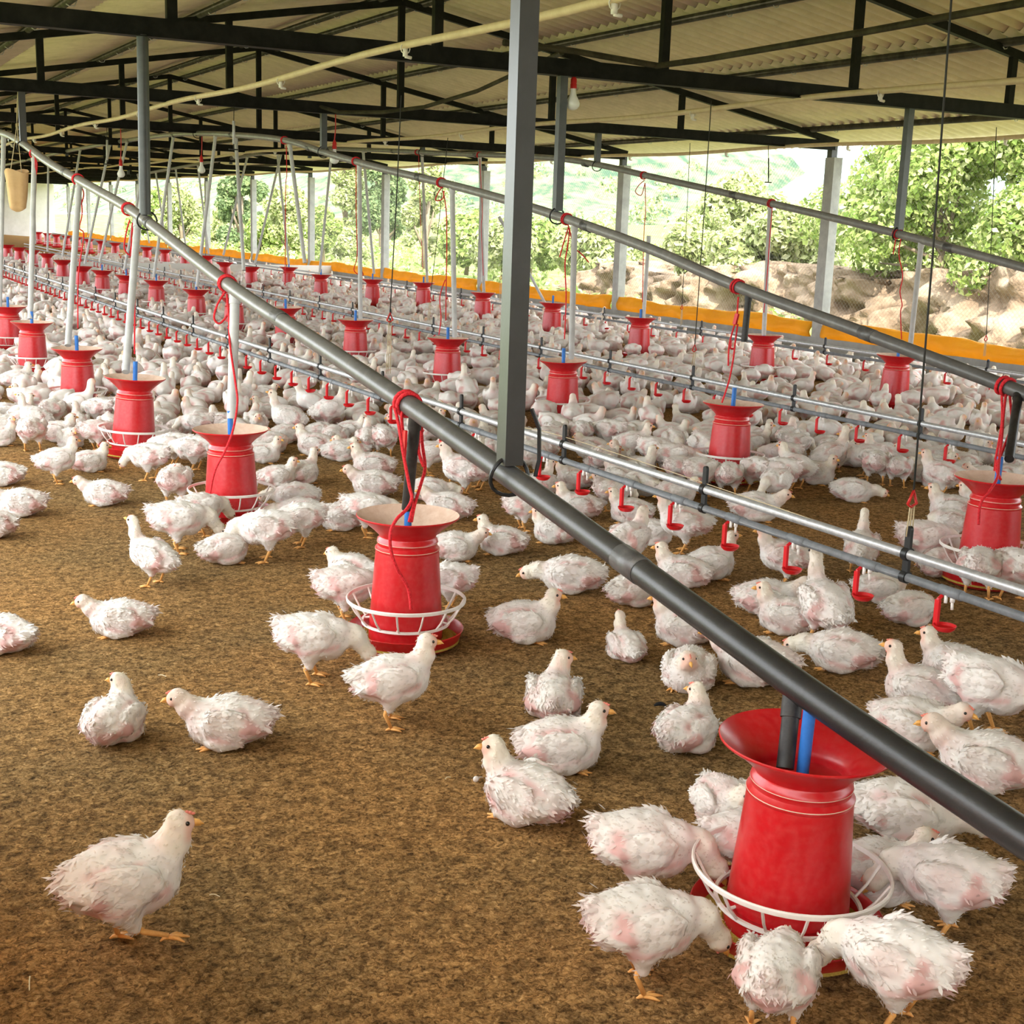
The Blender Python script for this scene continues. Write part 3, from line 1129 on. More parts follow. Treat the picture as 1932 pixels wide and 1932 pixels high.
# thin guard wire strung above the nearest drinker line
m = MB()
m.tube(rope_path([at_x(720, 722, 3.15), at_x(900, 790, 3.15), at_x(1050, 820, 3.15), at_x(1390, 932, 3.15), at_x(1560, 990, 3.15), at_x(1720, 1050, 3.15), at_x(1940, 1125, 3.15)]), .0016, 5)
tag(m.build('guard_wire', MT['tan']), 'thin pale wire strung along above the nearest drinker line', 'wire')


def winch_cord(n, X, y, top, hook, base, lab):
    m = MB()
    a, h, b = at_y(*top, y), at_y(*hook, y), at_y(*base, y)
    t = empty('suspension_cord', a)
    m.tube([(0, 0, 0), tuple((h - a) * .5 + np.array([.004, 0, 0])), tuple(h - a)], .0035, 6)
    link('cord', m.mesh('cord', MT['cord']), t)
    m = MB()
    o = h - a
    m.tube([o + np.array(p) for p in ((0, 0, 0), (-.02, 0, -.045), (-.006, 0, -.055), (.018, 0, -.045))], .0055, 7, closed=True)
    link('hook', m.mesh('hook', MT['redsock']), t)
    m = MB()
    e = b - a
    for dx in (-.012, .0, .014):
        m.tube([tuple(o + np.array([dx * .7, 0, -.05])), tuple(e + np.array([dx, 0, 0]))], .0026, 5)
    link('loop', m.mesh('loop', MT['tan']), t)
    tag(t, lab, 'cord', 'cords holding up the drinker lines')


winch_cord(0, 3.15, 3.1, (1797, -30), (1724, 925), (1715, 1012), 'dark cord with hook holding up the nearest drinker line at the right edge')
winch_cord(1, 3.15, 7.5, (757, 180), (736, 590), (732, 705), 'dark cord with hook holding up the nearest drinker line left of the black post')
winch_cord(2, 6.0, 8.3, (1342, 190), (1311, 650), (1307, 690), 'thin cord holding up the second drinker line, right of the black post')
winch_cord(3, 6.0, 13.1, (845, 260), (812, 560), (808, 605), 'thin cord holding up the second drinker line, left of the black post')
winch_cord(4, 9.5, 13.4, (1302, 270), (1287, 575), (1285, 615), 'thin cord holding up the farthest drinker line, left of the pale column')
winch_cord(5, 9.5, 8.65, (1880, 240), (1861, 632), (1857, 672), 'thin cord holding up the farthest drinker line, by the right edge')
winch_cord(6, 9.5, 18.0, (960, 300), (945, 520), (943, 570), 'thin cord holding up the farthest drinker line, far left of the black post')

# ---------------------------------------------------------------- bulbs, hooks, sack
for k, (px, py, y, top, s, lab) in enumerate([
        (1082, 165, 8.55, 128, 1.0, 'white light bulb in red socket, right beside the tall black post'), (631, 280, 13.5, 205, 1.0, 'white light bulb in red socket hanging from the third truss'),
        (380, 305, 18.4, 262, 1.0, 'white light bulb in red socket, far back left of the middle feed pipe'), (228, 312, 20.5, 285, 1.0, 'small far light bulb in red socket near the round hanging post')]):
    y = min(TRUSS_Y, key=lambda q: abs(q - y))
    p = at_y(px, py, y)
    c = np.array([p[0] + .01, y, 2.525])
    t = empty('light_bulb', p)
    m = MB()
    m.lathe([(.018, .0), (.019, -.03), (.026, -.058), (.042, -.085), (.05, -.108), (.047, -.13), (.034, -.148), (.015, -.156), (.0, -.158)], 22)
    link('bulb', m.mesh('bulb', MT['bulb']), t)
    m = MB()
    m.lathe([(.0, .085), (.010, .085), (.014, .07), (.022, .058), (.023, .03), (.020, .028), (.024, .022), (.024, -.008), (.0, -.008)], 16)
    link('socket', m.mesh('socket', MT['redsock'], True, 40), t)
    m = MB()
    m.tube(rope_path([(0, 0, .08), tuple((c - p) * .45 + np.array([.006, 0, .05])), tuple(c - p)]), .006, 6)
    link('flex', m.mesh('flex', MT['redsock']), t)
    tag(t, lab, 'light bulb', 'bulbs hanging in the shed')

for k, (px, t0, w0, w1, y, white, lab) in enumerate([
        (441, 172, 228, 272, 13.0, True, 'white rod with a black cross bar, hanging left of the middle feed pipe'), (202, 250, 264, 302, 17, True, 'white rod with a black cross bar, hanging left of the round hanging post'),
        (1450, 262, 298, 336, 12.5, False, 'dark rod with a cross bar, hanging in front of the bright sky'), (967, 288, 298, 340, 18, False, 'dark rod with a cross bar, hanging left of the tall black post')]):
    y = min(TRUSS_Y, key=lambda q: abs(q - y))
    a = at_y(px, t0, y)
    a[2] = 2.525
    b, c = at_y(px, w0, y) - a, at_y(px, w1, y) - a
    t = empty('hanging_rod', a)
    m = MB()
    m.tube([(0, 0, 0), tuple(b)], .004, 6)
    link('string', m.mesh('string', MT['cord']), t)
    m = MB()
    m.tube([tuple(b), tuple(c)], .014 if white else .008, 10)
    link('rod', m.mesh('rod', MT['pvcwhite' if white else 'purlin']), t)
    m = MB()
    m.tube([tuple(c), tuple(c + np.array([0, 0, -.05]))], .006, 6)
    m.tube([tuple(c + np.array([-.05, .0, -.052])), tuple(c + np.array([.05, 0, -.052]))], .008, 6)
    link('cross_bar', m.mesh('cross_bar', MT['clip' if white else 'purlin']), t)
    tag(t, lab, 'hanging rod', 'rods hanging from the trusses')

y = 13.56
c = at_y(30, 322, y)
t = empty('paper_sack', c)
m = MB()
n = 14
vs = []
hgt = .36
for j in range(9):
    z = -hgt * j / 8
    for q in range(n):
        a = 2 * math.pi * q / n
        wv = .11 * (1 - .35 * (j / 8))
        vs.append((wv * math.cos(a) * (1 + .10 * math.sin(3 * a + 1)), .035 * math.sin(a) * (1 + .3 * math.sin(5 * a)), z + .02 * math.sin(2 * a + j)))
fs = [(j * n + q, j * n + (q + 1) % n, (j + 1) * n + (q + 1) % n, (j + 1) * n + q) for j in range(8) for q in range(n)] + [tuple(8 * n + q for q in range(n))]
m.add(vs, fs)
link('sack', m.mesh('sack', MT['sack']), t)
m = MB()
tp = np.array([c[0] + .05, y, 2.53]) - c
m.tube(rope_path([(-.05, 0, -.02), tuple(tp * .6), tuple(tp)]), .004, 5)
m.tube(rope_path([(.05, 0, -.02), tuple(tp * .6), tuple(tp)]), .004, 5)
link('string', m.mesh('string', MT['tan']), t)
tag(t, 'brown paper sack hanging on strings at the far left under the nearest feed pipe', 'sack')
# ================================================================ outdoors
nprng = np.random.default_rng(11)


def hterr(x, y):
    """ground height outside the open side"""
    d = x - 13.0
    if d < 0:
        return -.3
    z = -.3 + .004 * d
    return z


mb = MB()
gx = [12.1, 14, 18, 24, 32, 44, 60, 90, 130]
gy = [-30 + 12 * i for i in range(22)]
mb.add([(x, y, -.3 + .02 * max(0, x - 16) + .25 * math.sin(.3 * x + .2 * y) * (x > 13)) for x in gx for y in gy], [(i * 22 + j, (i + 1) * 22 + j, (i + 1) * 22 + j + 1, i * 22 + j + 1) for i in range(len(gx) - 1) for j in range(21)])
g = mb.build('ground', MT['grass'], angle=None)
struct(g)
mb = MB()
mb.add([(x, y, -.3 + .3 * math.sin(.2 * x)) for x in (-.55, -3, -10, -40, -90) for y in gy], [(i * 22 + j, i * 22 + j + 1, (i + 1) * 22 + j + 1, (i + 1) * 22 + j) for i in range(4) for j in range(21)])
struct(mb.build('ground', MT['grass'], angle=None))


def hash_noise(P, seed=0):
    """smooth value noise on an (n,3) array"""
    P = np.asarray(P, float)
    i = np.floor(P).astype(np.int64)
    f = P - i
    f = f * f * (3 - 2 * f)
    out = 0
    for dx in (0, 1):
        for dy in (0, 1):
            for dz in (0, 1):
                h = (i[:, 0] + dx) * 374761393 + (i[:, 1] + dy) * 668265263 + (i[:, 2] + dz) * 2147483647 + seed * 144665
                h = (h ^ (h >> 13)) * 1274126177
                h = (h ^ (h >> 16)) & 0xffff
                w = (f[:, 0] if dx else 1 - f[:, 0]) * (f[:, 1] if dy else 1 - f[:, 1]) * (f[:, 2] if dz else 1 - f[:, 2])
                out = out + w * h / 65535.0
    return out


# cut earth bank beyond the yard
n, k = 300, 26
ys = np.linspace(4, 27, n)
vs, fs = [], []
for i, y in enumerate(ys):
    hgt = 1.0 - .04 * max(0, y - 13) + .10 * math.sin(1.3 * y)
    hgt = max(.05, hgt)
    for j in range(k + 1):
        t = j / k
        if t < .62:
            u = t / .62
            x = 15.6 + .55 * u + .35 * math.sin(.8 * y) * .4
            z = -.35 + (hgt + .35) * u ** .8
        else:
            u = (t - .62) / .38
            x = 16.15 + 2.6 * u
            z = hgt + .12 * math.sin(3 * u + y)
        vs.append((x, y, z))
vs = np.array(vs)
nn = hash_noise(vs * 1.4, 3) - .5 + .6 * (hash_noise(vs * 4.2, 4) - .5) + .4 * (hash_noise(vs * 9, 5) - .5)
vs[:, 0] -= nn * .95
vs[:, 2] += nn * .10
for i in range(n - 1):
    for j in range(k):
        a = i * (k + 1) + j
        fs.append((a, a + k + 1, a + k + 2, a + 1))
mb = MB()
mb.add(vs, fs)
o = mb.build('earth_bank', MT['earth'], angle=None)
o['kind'] = 'structure'


# ---------------------------------------------------------------- leafy plants: a crown of separate small leaves on a branching stem
def leaf_cloud(blobs, n, size, cols, seed, droop=.3):
    r = np.random.default_rng(seed)
    blobs = [(np.array(c, float), np.array(s if hasattr(s, '__len__') else (s, s, s), float)) for c, s in blobs]
    wts = np.array([np.prod(s) ** (2 / 3) for _, s in blobs])
    wts /= wts.sum()
    idx = r.choice(len(blobs), n, p=wts)
    d = r.normal(size=(n, 3))
    d /= np.linalg.norm(d, axis=1)[:, None]
    rad = .72 + .3 * r.random(n)
    C = np.array([b[0] for b in blobs])[idx]
    SZ = np.array([b[1] for b in blobs])[idx]
    P = C + d * SZ * rad[:, None] + r.normal(size=(n, 3)) * .06 * SZ
    nrm = d + r.normal(size=(n, 3)) * .55 + np.array([0, 0, .35])
    nrm /= np.linalg.norm(nrm, axis=1)[:, None]
    t = np.cross(nrm, r.normal(size=(n, 3)))
    t /= np.linalg.norm(t, axis=1)[:, None]
    t[:, 2] -= droop
    t /= np.linalg.norm(t, axis=1)[:, None]
    b = np.cross(nrm, t)
    L = size * (.6 + .8 * r.random(n))[:, None]
    Wd = L * .30
    V = np.stack([P - t * L * .5, P + b * Wd + nrm * L * .06, P + t * L * .5 - nrm * L * .08, P - b * Wd + nrm * L * .06], 1).reshape(-1, 3)
    F = np.arange(4 * n).reshape(n, 4)
    me = bpy.data.meshes.new('foliage')
    me.from_pydata(V.tolist(), [], F.tolist())
    cols = np.array(cols)
    ci = cols[r.integers(0, len(cols), n)] * (.8 + .4 * r.random(n))[:, None]
    cc = np.repeat(np.concatenate([np.clip(ci, 0, 1), np.ones((n, 1))], 1), 4, 0)
    at = me.color_attributes.new('tint', 'FLOAT_COLOR', 'POINT')
    at.data.foreach_set('color', cc.ravel())
    me.materials.append(MT['leaf'])
    me.update()
    return me


GREENS = [(.23, .31, .075), (.34, .41, .13), (.15, .22, .05), (.44, .48, .22)]
PALE = [(.33, .38, .15), (.44, .47, .23), (.25, .31, .11), (.48, .49, .29)]
DARK = [(.15, .21, .09), (.23, .29, .13), (.12, .17, .08)]



def plant(name, label, cat, base, blobs, n, size, cols, seed, trunk=.06, group=None):
    t = empty(name, base)
    tag(t, label, cat, group)
    bl = [((c[0], c[1], c[2]), s) for c, s in blobs]
    link('foliage', leaf_cloud(bl, n, size, cols, seed), t)
    m = MB()
    r = random.Random(seed)
    top = max(bl, key=lambda b: b[0][2])[0]
    m.tube([(0, 0, -.3), (top[0] * .2, top[1] * .2, top[2] * .35), (top[0] * .8, top[1] * .8, top[2] * .9)], [trunk, trunk * .7, trunk * .25], 8)
    for c, s in bl[:8]:
        m.tube([(c[0] * .15, c[1] * .15, c[2] * .3), (c[0] * .6, c[1] * .6, c[2] * .6), c], [trunk * .45, trunk * .3, trunk * .12], 6)
    link('trunk', m.mesh('trunk', MT['bark']), t)
    return t


def blobset(seed, w, d, h, n, z0=.0, s=.35):
    r = random.Random(seed)
    out = []
    for _ in range(n):
        a, q = r.uniform(0, 6.28), math.sqrt(r.random())
        z = z0 + h * r.random() ** .8
        f = 1 - .55 * ((z - z0) / h) ** 2
        out.append(((w * q * math.cos(a) * f, d * q * math.sin(a) * f, z), (s * r.uniform(.7, 1.3),) * 3))
    return out


# big bush on the bank
plant('bank_bush', 'big sunlit leafy bush on top of the earth bank, filling the right side', 'bush', (17.0, 16.6, .95), blobset(1, 1.5, 2.9, 2.3, 60, -.1, .48), 30000, .115, GREENS, 21, .09)
plant('bank_bush', 'lighter bush on the bank cut by the right edge of the photo', 'bush', (17.6, 12.2, .9), blobset(2, 1.3, 1.5, 2.5, 34, .0, .48), 16000, .115, PALE, 22, .09)
for k, (x, y, h, w, lab) in enumerate([(16.9, 20.6, .9, .9, 'tall pale grass tuft growing on the bank left of the pale column'), (17.0, 22.3, 1.1, 1.3, 'wide pale grass tuft above the low end of the earth bank'),
                                       (19.5, 25.0, 1.6, 2.0, 'pale shrub behind the bank, left of the second column')]):
    plant('grass_tuft' if k < 2 else 'pale_shrub', lab, 'plant', (x, y, .55 - .12 * k), blobset(40 + k, w, w * 1.6, h, 14, .05, .35), 9000, .15 if k < 2 else .10, PALE, 50 + k, .02)

TREES = [  # px centre, px base, distance y, height px, width px, palette, label
    (455, 470, 62, 150, 95, DARK, 'tall feathery tree far off between the columns, left one'),
    (545, 480, 50, 120, 80, PALE, 'round sunlit shrub with big leaves, far left beyond the yellow tarpaulin'),
    (610, 480, 44, 70, 60, GREENS, 'low bright shrub just beyond the wall, between two far columns'),
    (720, 470, 58, 140, 100, DARK, 'grey green tree beyond the fourth column'),
    (800, 490, 40, 150, 80, PALE, 'slender sunlit tree beside the fifth drop tube'),
    (880, 500, 36, 70, 110, GREENS, 'low leafy shrub beyond the tarpaulin left of the black post'),
    (415, 490, 70, 80, 60, PALE, 'small pale shrub far off near the shed end'),
    (660, 500, 46, 50, 70, PALE, 'low pale bush beyond the white partition board'),
    (1000, 500, 34, 60, 120, GREENS, 'leafy thicket behind the tall black post'),
    (1120, 520, 30, 70, 150, PALE, 'sunny thicket seen between the black post and the concrete column'),
    (1290, 540, 27, 60, 120, GREENS, 'green thicket beyond the open side, over the low end of the bank'),
    (345, 470, 75, 100, 90, PALE, 'broad pale tree at the far end of the open side'),
    (500, 485, 55, 60, 90, GREENS, 'bright green bushes in front of the feathery tree'),
    (285, 465, 82, 90, 80, GREENS, 'leafy tree by the far corner of the shed'),
    (655, 470, 60, 150, 80, PALE, 'tall pale tree between two far columns, left of the grey green one'),
    (950, 500, 33, 60, 110, PALE, 'pale weeds and bushes just left of the tall black post'),
    (1400, 480, 31, 110, 170, PALE, 'yellowish sunlit thicket behind the earth bank'),
]
for k, (px, pb, y, hp, wp, pal, lab) in enumerate(TREES):
    b = at_y(px, pb, y)
    dep = pix(b)[2]
    sc = dep / F_PX
    h, w = hp * sc, wp * sc * .5
    nb = 16
    plant('tree' if hp > 100 else 'shrub', lab, 'tree' if hp > 100 else 'shrub', (b[0], b[1], b[2]), blobset(60 + k, w, w, h, 26, h * .10, w * .36), 8000, .13 + .05 * w, pal, 70 + k, .03 * h + .04, 'trees and shrubs beyond the open side')


# hills
def sstep(x, a, b):
    t = min(1, max(0, (x - a) / (b - a)))
    return t * t * (3 - 2 * t)


def hills(name, x0, base, prof, depth, seed, hz, mt='hill'):
    n, k = 140, 46
    vs = []
    for i in range(n):
        t = i / (n - 1)
        y = -60 + 720 * t
        for j in range(k):
            u = j / (k - 1)
            vs.append((x0 + depth * u, y, base + prof(y) * math.sin(min(1, u * 1.15) * math.pi / 2)))
    vs = np.array(vs)
    vs[:, 2] += hz * ((hash_noise(vs * .05, seed) - .5) * 2 + (hash_noise(vs * .14, seed + 1) - .5) + .5 * (hash_noise(vs * .4, seed + 2) - .5)) * np.clip((vs[:, 0] - x0) / depth * 3, 0, 1)
    fs = [(i * k + j, (i + 1) * k + j, (i + 1) * k + j + 1, i * k + j + 1) for i in range(n - 1) for j in range(k - 1)]
    m = MB()
    m.add(vs, fs)
    o = m.build(name, MT[mt], angle=None)
    o['kind'] = 'structure'
    return vs


hv = hills('hills', 75, -.2, lambda y: 3.0 + 27 * sstep(y, 205, 290), 130, 5, 2.2)
hills('hills', 150, -.2, lambda y: 25 + .02 * (350 - y) + 2.5 * math.sin(.03 * y), 200, 9, 3.0, 'hazed_hill')
# scrub on the slopes: nobody could count it
r = np.random.default_rng(5)
sel = hv[(hv[:, 0] < 190)]
pts = sel[r.integers(0, len(sel), 520)] + r.normal(size=(520, 3)) * np.array([2.5, 2.5, .1])
me = leaf_cloud([((p[0], p[1], p[2] + .6), (1.6 * q, 1.6 * q, 1.2 * q)) for p, q in zip(pts, r.uniform(.6, 1.7, 520))], 36000, .75, PALE + DARK, 77)
me.name = 'hillside_scrub'
o = link('hillside_scrub', me)
o['kind'] = 'stuff'
tag(o, 'scattered green scrub covering the hillsides beyond the shed', 'scrub')
# weeds in the yard beside the shed
pts = np.stack([r.uniform(13.2, 40, 420), r.uniform(16, 75, 420), np.zeros(420)], 1)
pts = pts[(pts[:, 0] < 15) | (pts[:, 1] > 22)]
me = leaf_cloud([((p[0], p[1], -.1 + .02 * max(0, p[0] - 16)), (.5, .5, .28)) for p in pts], 24000, .17, PALE + GREENS, 78)
me.name = 'weeds'
o = link('weeds', me)
o['kind'] = 'stuff'
tag(o, 'sunlit weeds growing over the yard beyond the open side', 'weeds')
# ================================================================ the chickens
def smin(a, b, k):
    h = np.clip(.5 + .5 * (b - a) / k, 0, 1)
    return b * (1 - h) + a * h - k * h * (1 - h)


def ell(P, c, r, pitch=0.0, yaw=0.0):
    Q = P - np.array(c)
    if yaw:
        cs, sn = math.cos(yaw), math.sin(yaw)
        Q = np.stack([Q[:, 0] * cs + Q[:, 1] * sn, -Q[:, 0] * sn + Q[:, 1] * cs, Q[:, 2]], 1)
    if pitch:
        cs, sn = math.cos(pitch), math.sin(pitch)
        Q = np.stack([Q[:, 0] * cs + Q[:, 2] * sn, Q[:, 1], -Q[:, 0] * sn + Q[:, 2] * cs], 1)
    r = np.array(r)
    k0 = np.linalg.norm(Q / r, axis=1)
    k1 = np.linalg.norm(Q / (r * r), axis=1)
    return k0 * (k0 - 1) / np.maximum(k1, 1e-9)


def cone(P, a, b, ra, rb):
    a, b = np.array(a, float), np.array(b, float)
    ab = b - a
    t = np.clip(((P - a) @ ab) / (ab @ ab), 0, 1)
    return np.linalg.norm(P - a - t[:, None] * ab, axis=1) - (ra + (rb - ra) * t)


def surface_nets(fun, lo, hi, h):
    lo = np.array(lo)
    n = np.ceil((np.array(hi) - lo) / h).astype(int) + 1
    ax = [lo[i] + h * np.arange(n[i]) for i in range(3)]
    G = np.stack(np.meshgrid(*ax, indexing='ij'), -1).reshape(-1, 3)
    f = fun(G).reshape(n)
    s = f < 0
    cor = [(i, j, k) for i in (0, 1) for j in (0, 1) for k in (0, 1)]

    def sl(A, c):
        return A[c[0]:n[0] - 1 + c[0], c[1]:n[1] - 1 + c[1], c[2]:n[2] - 1 + c[2]]
    cnt = sum(sl(s, c).astype(int) for c in cor)
    act = (cnt > 0) & (cnt < 8)
    idx = -np.ones(act.shape, int)
    ids = np.argwhere(act)
    idx[act] = np.arange(len(ids))
    acc = np.zeros((len(ids), 3))
    num = np.zeros(len(ids))
    for a in range(3):
        for o1 in (0, 1):
            for o2 in (0, 1):
                c0 = [0, 0, 0]
                oth = [q for q in range(3) if q != a]
                c0[oth[0]], c0[oth[1]] = o1, o2
                c1 = list(c0)
                c1[a] = 1
                f0, f1 = sl(f, c0)[act], sl(f, c1)[act]
                m = (f0 < 0) != (f1 < 0)
                t = np.where(m, f0 / np.where(m, f0 - f1, 1), 0)
                p = np.tile(np.array(c0, float), (len(ids), 1))
                p[:, a] += t
                acc += p * m[:, None]
                num += m
    V = lo + h * (ids + acc / num[:, None])
    Fs = []
    for a in range(3):
        b, c = [(1, 2), (2, 0), (0, 1)][a]
        r = [slice(None)] * 3
        r[a] = slice(0, n[a] - 1)
        r[b] = slice(1, n[b] - 1)
        r[c] = slice(1, n[c] - 1)
        r2 = list(r)
        r2[a] = slice(1, n[a])
        s0, s1 = s[tuple(r)], s[tuple(r2)]
        e = np.argwhere(s0 != s1)
        if not len(e):
            continue
        fl = s0[s0 != s1]
        e[:, b] += 1
        e[:, c] += 1

        def cell(db, dc):
            q = e.copy()
            q[:, b] -= db
            q[:, c] -= dc
            return idx[q[:, 0], q[:, 1], q[:, 2]]
        q = np.stack([cell(1, 1), cell(0, 1), cell(0, 0), cell(1, 0)], 1)
        q[~fl] = q[~fl][:, ::-1]
        Fs.append(q)
    return V, np.concatenate(Fs)


# ---- poses: body height, body pitch, neck sagittal chain relative to the body centre, head pitch
POSES = {
    'SU': dict(zc=.064, pitch=.03, neck=[(.066, .028), (.094, .066), (.098, .102)], hp=-.05, stand=0),
    'SF': dict(zc=.064, pitch=.02, neck=[(.072, .022), (.112, .048), (.136, .074)], hp=-.15, stand=0),
    'SL': dict(zc=.062, pitch=-.02, neck=[(.080, .008), (.130, .012), (.168, .002)], hp=-.35, stand=0),
    'SR': dict(zc=.062, pitch=.0, neck=[(.070, .026), (.094, .050), (.100, .072)], hp=-.25, stand=0),
    'SP': dict(zc=.066, pitch=.02, neck=[(.068, .020), (.088, .022), (.088, .008)], hp=-1.1, stand=0),
    'SX': dict(zc=.138, pitch=.36, neck=[(.066, .038), (.094, .098), (.098, .150)], hp=.35, stand=1),
    'ST': dict(tail=.026, zc=.143, pitch=.12, neck=[(.068, .028), (.098, .072), (.104, .112)], hp=-.05, stand=1),
    'SE': dict(tail=.040, zc=.144, pitch=-.06, neck=[(.080, .010), (.130, .002), (.168, -.050)], hp=-.95, stand=1),
    'SW': dict(tail=.004, zc=.146, pitch=.06, neck=[(.070, .030), (.102, .066), (.108, .104)], hp=-.08, stand=2),
    'SN': dict(zc=.066, pitch=.20, neck=[(.064, .034), (.088, .080), (.090, .124)], hp=.15, stand=0),
}
WHITE, CREAM, PINK, FACE, YEL = (.83, .79, .74), (.86, .79, .64), (.68, .39, .36), (.84, .52, .40), (.78, .42, .12)


def rotz(p, a):
    c, s = math.cos(a), math.sin(a)
    return np.array([p[0] * c - p[1] * s, p[0] * s + p[1] * c, p[2]])


def bird_shape(pose, hy):
    d = POSES[pose]
    C = np.array([0, 0, d['zc']])
    ph = d['pitch']
    n = [np.array([a, 0, b]) for a, b in d['neck']]
    h = math.radians(hy)
    p0 = n[0]
    p1 = p0 + rotz(n[1] - p0, h * .38)
    p2 = p1 + rotz(n[2] - n[1], h * .75) + np.array([0, 0, 0])
    p0, p1, p2 = p0 + C, p1 + C, p2 + C
    if abs(hy) > 100:     # turned back over the wing
        p2 = p2 + np.array([-.015, 0, 0])
    hd = rotz(np.array([math.cos(d['hp']), 0, math.sin(d['hp'])]), h)
    return d, C, ph, p0, p1, p2, hd


def bird_sdf(pose, hy, seed, lod=0):
    d, C, ph, p0, p1, p2, hd = bird_shape(pose, hy)
    r = random.Random(seed)
    wl = [r.uniform(-.15, .2) for _ in range(2)]

    def fun(P):
        Q = P - C
        cs, sn = math.cos(ph), math.sin(ph)
        B = np.stack([Q[:, 0] * cs + Q[:, 2] * sn, Q[:, 1], -Q[:, 0] * sn + Q[:, 2] * cs], 1)
        f = ell(B, (0, 0, .004), (.090, .075, .070))
        f = smin(f, ell(B, (.052, 0, -.010), (.058, .064, .057)), .03)
        f = smin(f, ell(B, (-.062, 0, .004), (.054, .055, .050)), .03)
        tz = d.get('tail', .018)
        f = smin(f, cone(B, (-.078, 0, .012 + tz * .3), (-.108, 0, .006 + tz), .030, .016), .02)
        for k, sg in enumerate((1, -1)):
            w = ell(B, (.000, sg * .064, .012), (.074, .022, .044), pitch=.18 + wl[k], yaw=sg * .10)
            w = smin(w, cone(B, (-.045, sg * .063, .002), (-.094, sg * .047, .002 - .02 * wl[k]), .022, .010), .015)
            f = smin(f, w, .007)
            if d['stand']:
                f = smin(f, cone(P, C + (-.004, sg * .042, -.035), ((.018 if d['stand'] == 2 and sg < 0 else -.008), sg * .043, .066), .042, .015), .018)
            else:
                f = smin(f, ell(B, (.012, sg * .052, -.034), (.055, .034, .030)), .012)
        thin = .84 if pose in ('SN', 'SX') else 1.0
        f = smin(f, cone(P, p0, p1, .044 * thin, .030 * thin), .024)
        f = smin(f, cone(P, p1, p2, .030 * thin, .0235 * (.5 + .5 * thin)), .014)
        hc = p2 + hd * .008
        f = smin(f, np.linalg.norm(P - hc, axis=1) - .0235, .010)
        f = smin(f, np.linalg.norm(P - (hc + hd * .013 + np.array([0, 0, -.003])), axis=1) - .0135, .010)
        amp = .006 if not lod else .004
        f = f + amp * (hash_noise(P * 38, seed) - .5) + amp * .8 * (hash_noise(P * 75, seed + 9) - .5) * (1 if not lod else 0)
        return np.maximum(f, -P[:, 2] + .001)
    return fun


def bird_tint(P, N, pose, hy, seed, feather=False):
    d, C, ph, p0, p1, p2, hd = bird_shape(pose, hy)
    Q = P - C
    cs, sn = math.cos(ph), math.sin(ph)
    B = np.stack([Q[:, 0] * cs + Q[:, 2] * sn, Q[:, 1], -Q[:, 0] * sn + Q[:, 2] * cs], 1)
    nz = hash_noise(P * 30, seed + 3)
    n2 = hash_noise(P * 85, seed + 5)

    def sst(x, a, b):
        t = np.clip((x - a) / (b - a), 0, 1)
        return t * t * (3 - 2 * t)
    r = random.Random(seed * 7 + 1)
    ay = np.abs(B[:, 1])
    # bare skin: behind the wing, along its lower edge, round the vent, at the base of the neck
    flank = sst(ay, .036, .055) * sst(-B[:, 0], .020, .050) * sst(-B[:, 2], -.020, .004) * (1 - sst(-B[:, 2], .050, .066))
    edge = sst(ay, .045, .058) * np.exp(-((B[:, 2] + .028 - .22 * B[:, 0]) / .010) ** 2) * sst(B[:, 0], -.09, -.05)
    topw = np.exp(-((ay - .046) / .010) ** 2) * np.exp(-((B[:, 2] - .044) / .016) ** 2) * sst(B[:, 0], -.07, -.02) * (1 - sst(B[:, 0], .03, .06))
    band = np.exp(-((B[:, 0] + .058) / .017) ** 2) * sst(ay, .022, .044) * sst(-B[:, 2], -.058, -.03)
    vent = sst(-B[:, 0], .078, .10) * sst(-B[:, 2], -.012, .012)
    crop = np.exp(-(np.linalg.norm(P - (p0 * .55 + p1 * .45), axis=1) / .034) ** 2) * .8
    s = np.clip(flank * r.uniform(.55, 1.1) + edge * .55 + topw * r.uniform(.5, 1.2) + band * r.uniform(.2, 1.0) + vent * .7 + crop * r.uniform(.2, .7), 0, 1)
    s = s * sst(nz, .22, .62)
    s = np.clip(s * 1.3 + .14 * sst(nz, .5, .8) + .30 * sst(hash_noise(P * 17, seed + 8), .52, .80), 0, 1)
    dn = np.linalg.norm(P - p2, axis=1)
    along = (P - p2) @ hd
    face = sst(along, .006, .022) * sst(-dn, -.055, -.035)
    crm = sst(-np.minimum(dn, np.linalg.norm(P - p1, axis=1) * 1.25), -.062, -.030)
    col = np.array(WHITE)[None] * np.ones((len(P), 1))
    col = col * (1 - .75 * crm[:, None]) + np.array(CREAM) * .75 * crm[:, None]
    k = (s * (.9 if not feather else .62))[:, None]
    col = col * (1 - k) + np.array(PINK) * k
    col = col * (1 - face[:, None] * .85) + np.array(FACE) * face[:, None] * .85
    # dirt under the belly and fine streaks
    dirt = (1 - sst(P[:, 2], .005, .045)) * .30 * nz
    col = col * (1 - dirt[:, None]) + np.array((.36, .25, .14)) * dirt[:, None]
    col = col * (.93 + .12 * n2)[:, None]
    return np.clip(col, 0, 1), s, face


def set_tint(me, col):
    at = me.color_attributes.new('tint', 'FLOAT_COLOR', 'POINT')
    at.data.foreach_set('color', np.concatenate([col, np.ones((len(col), 1))], 1).ravel())


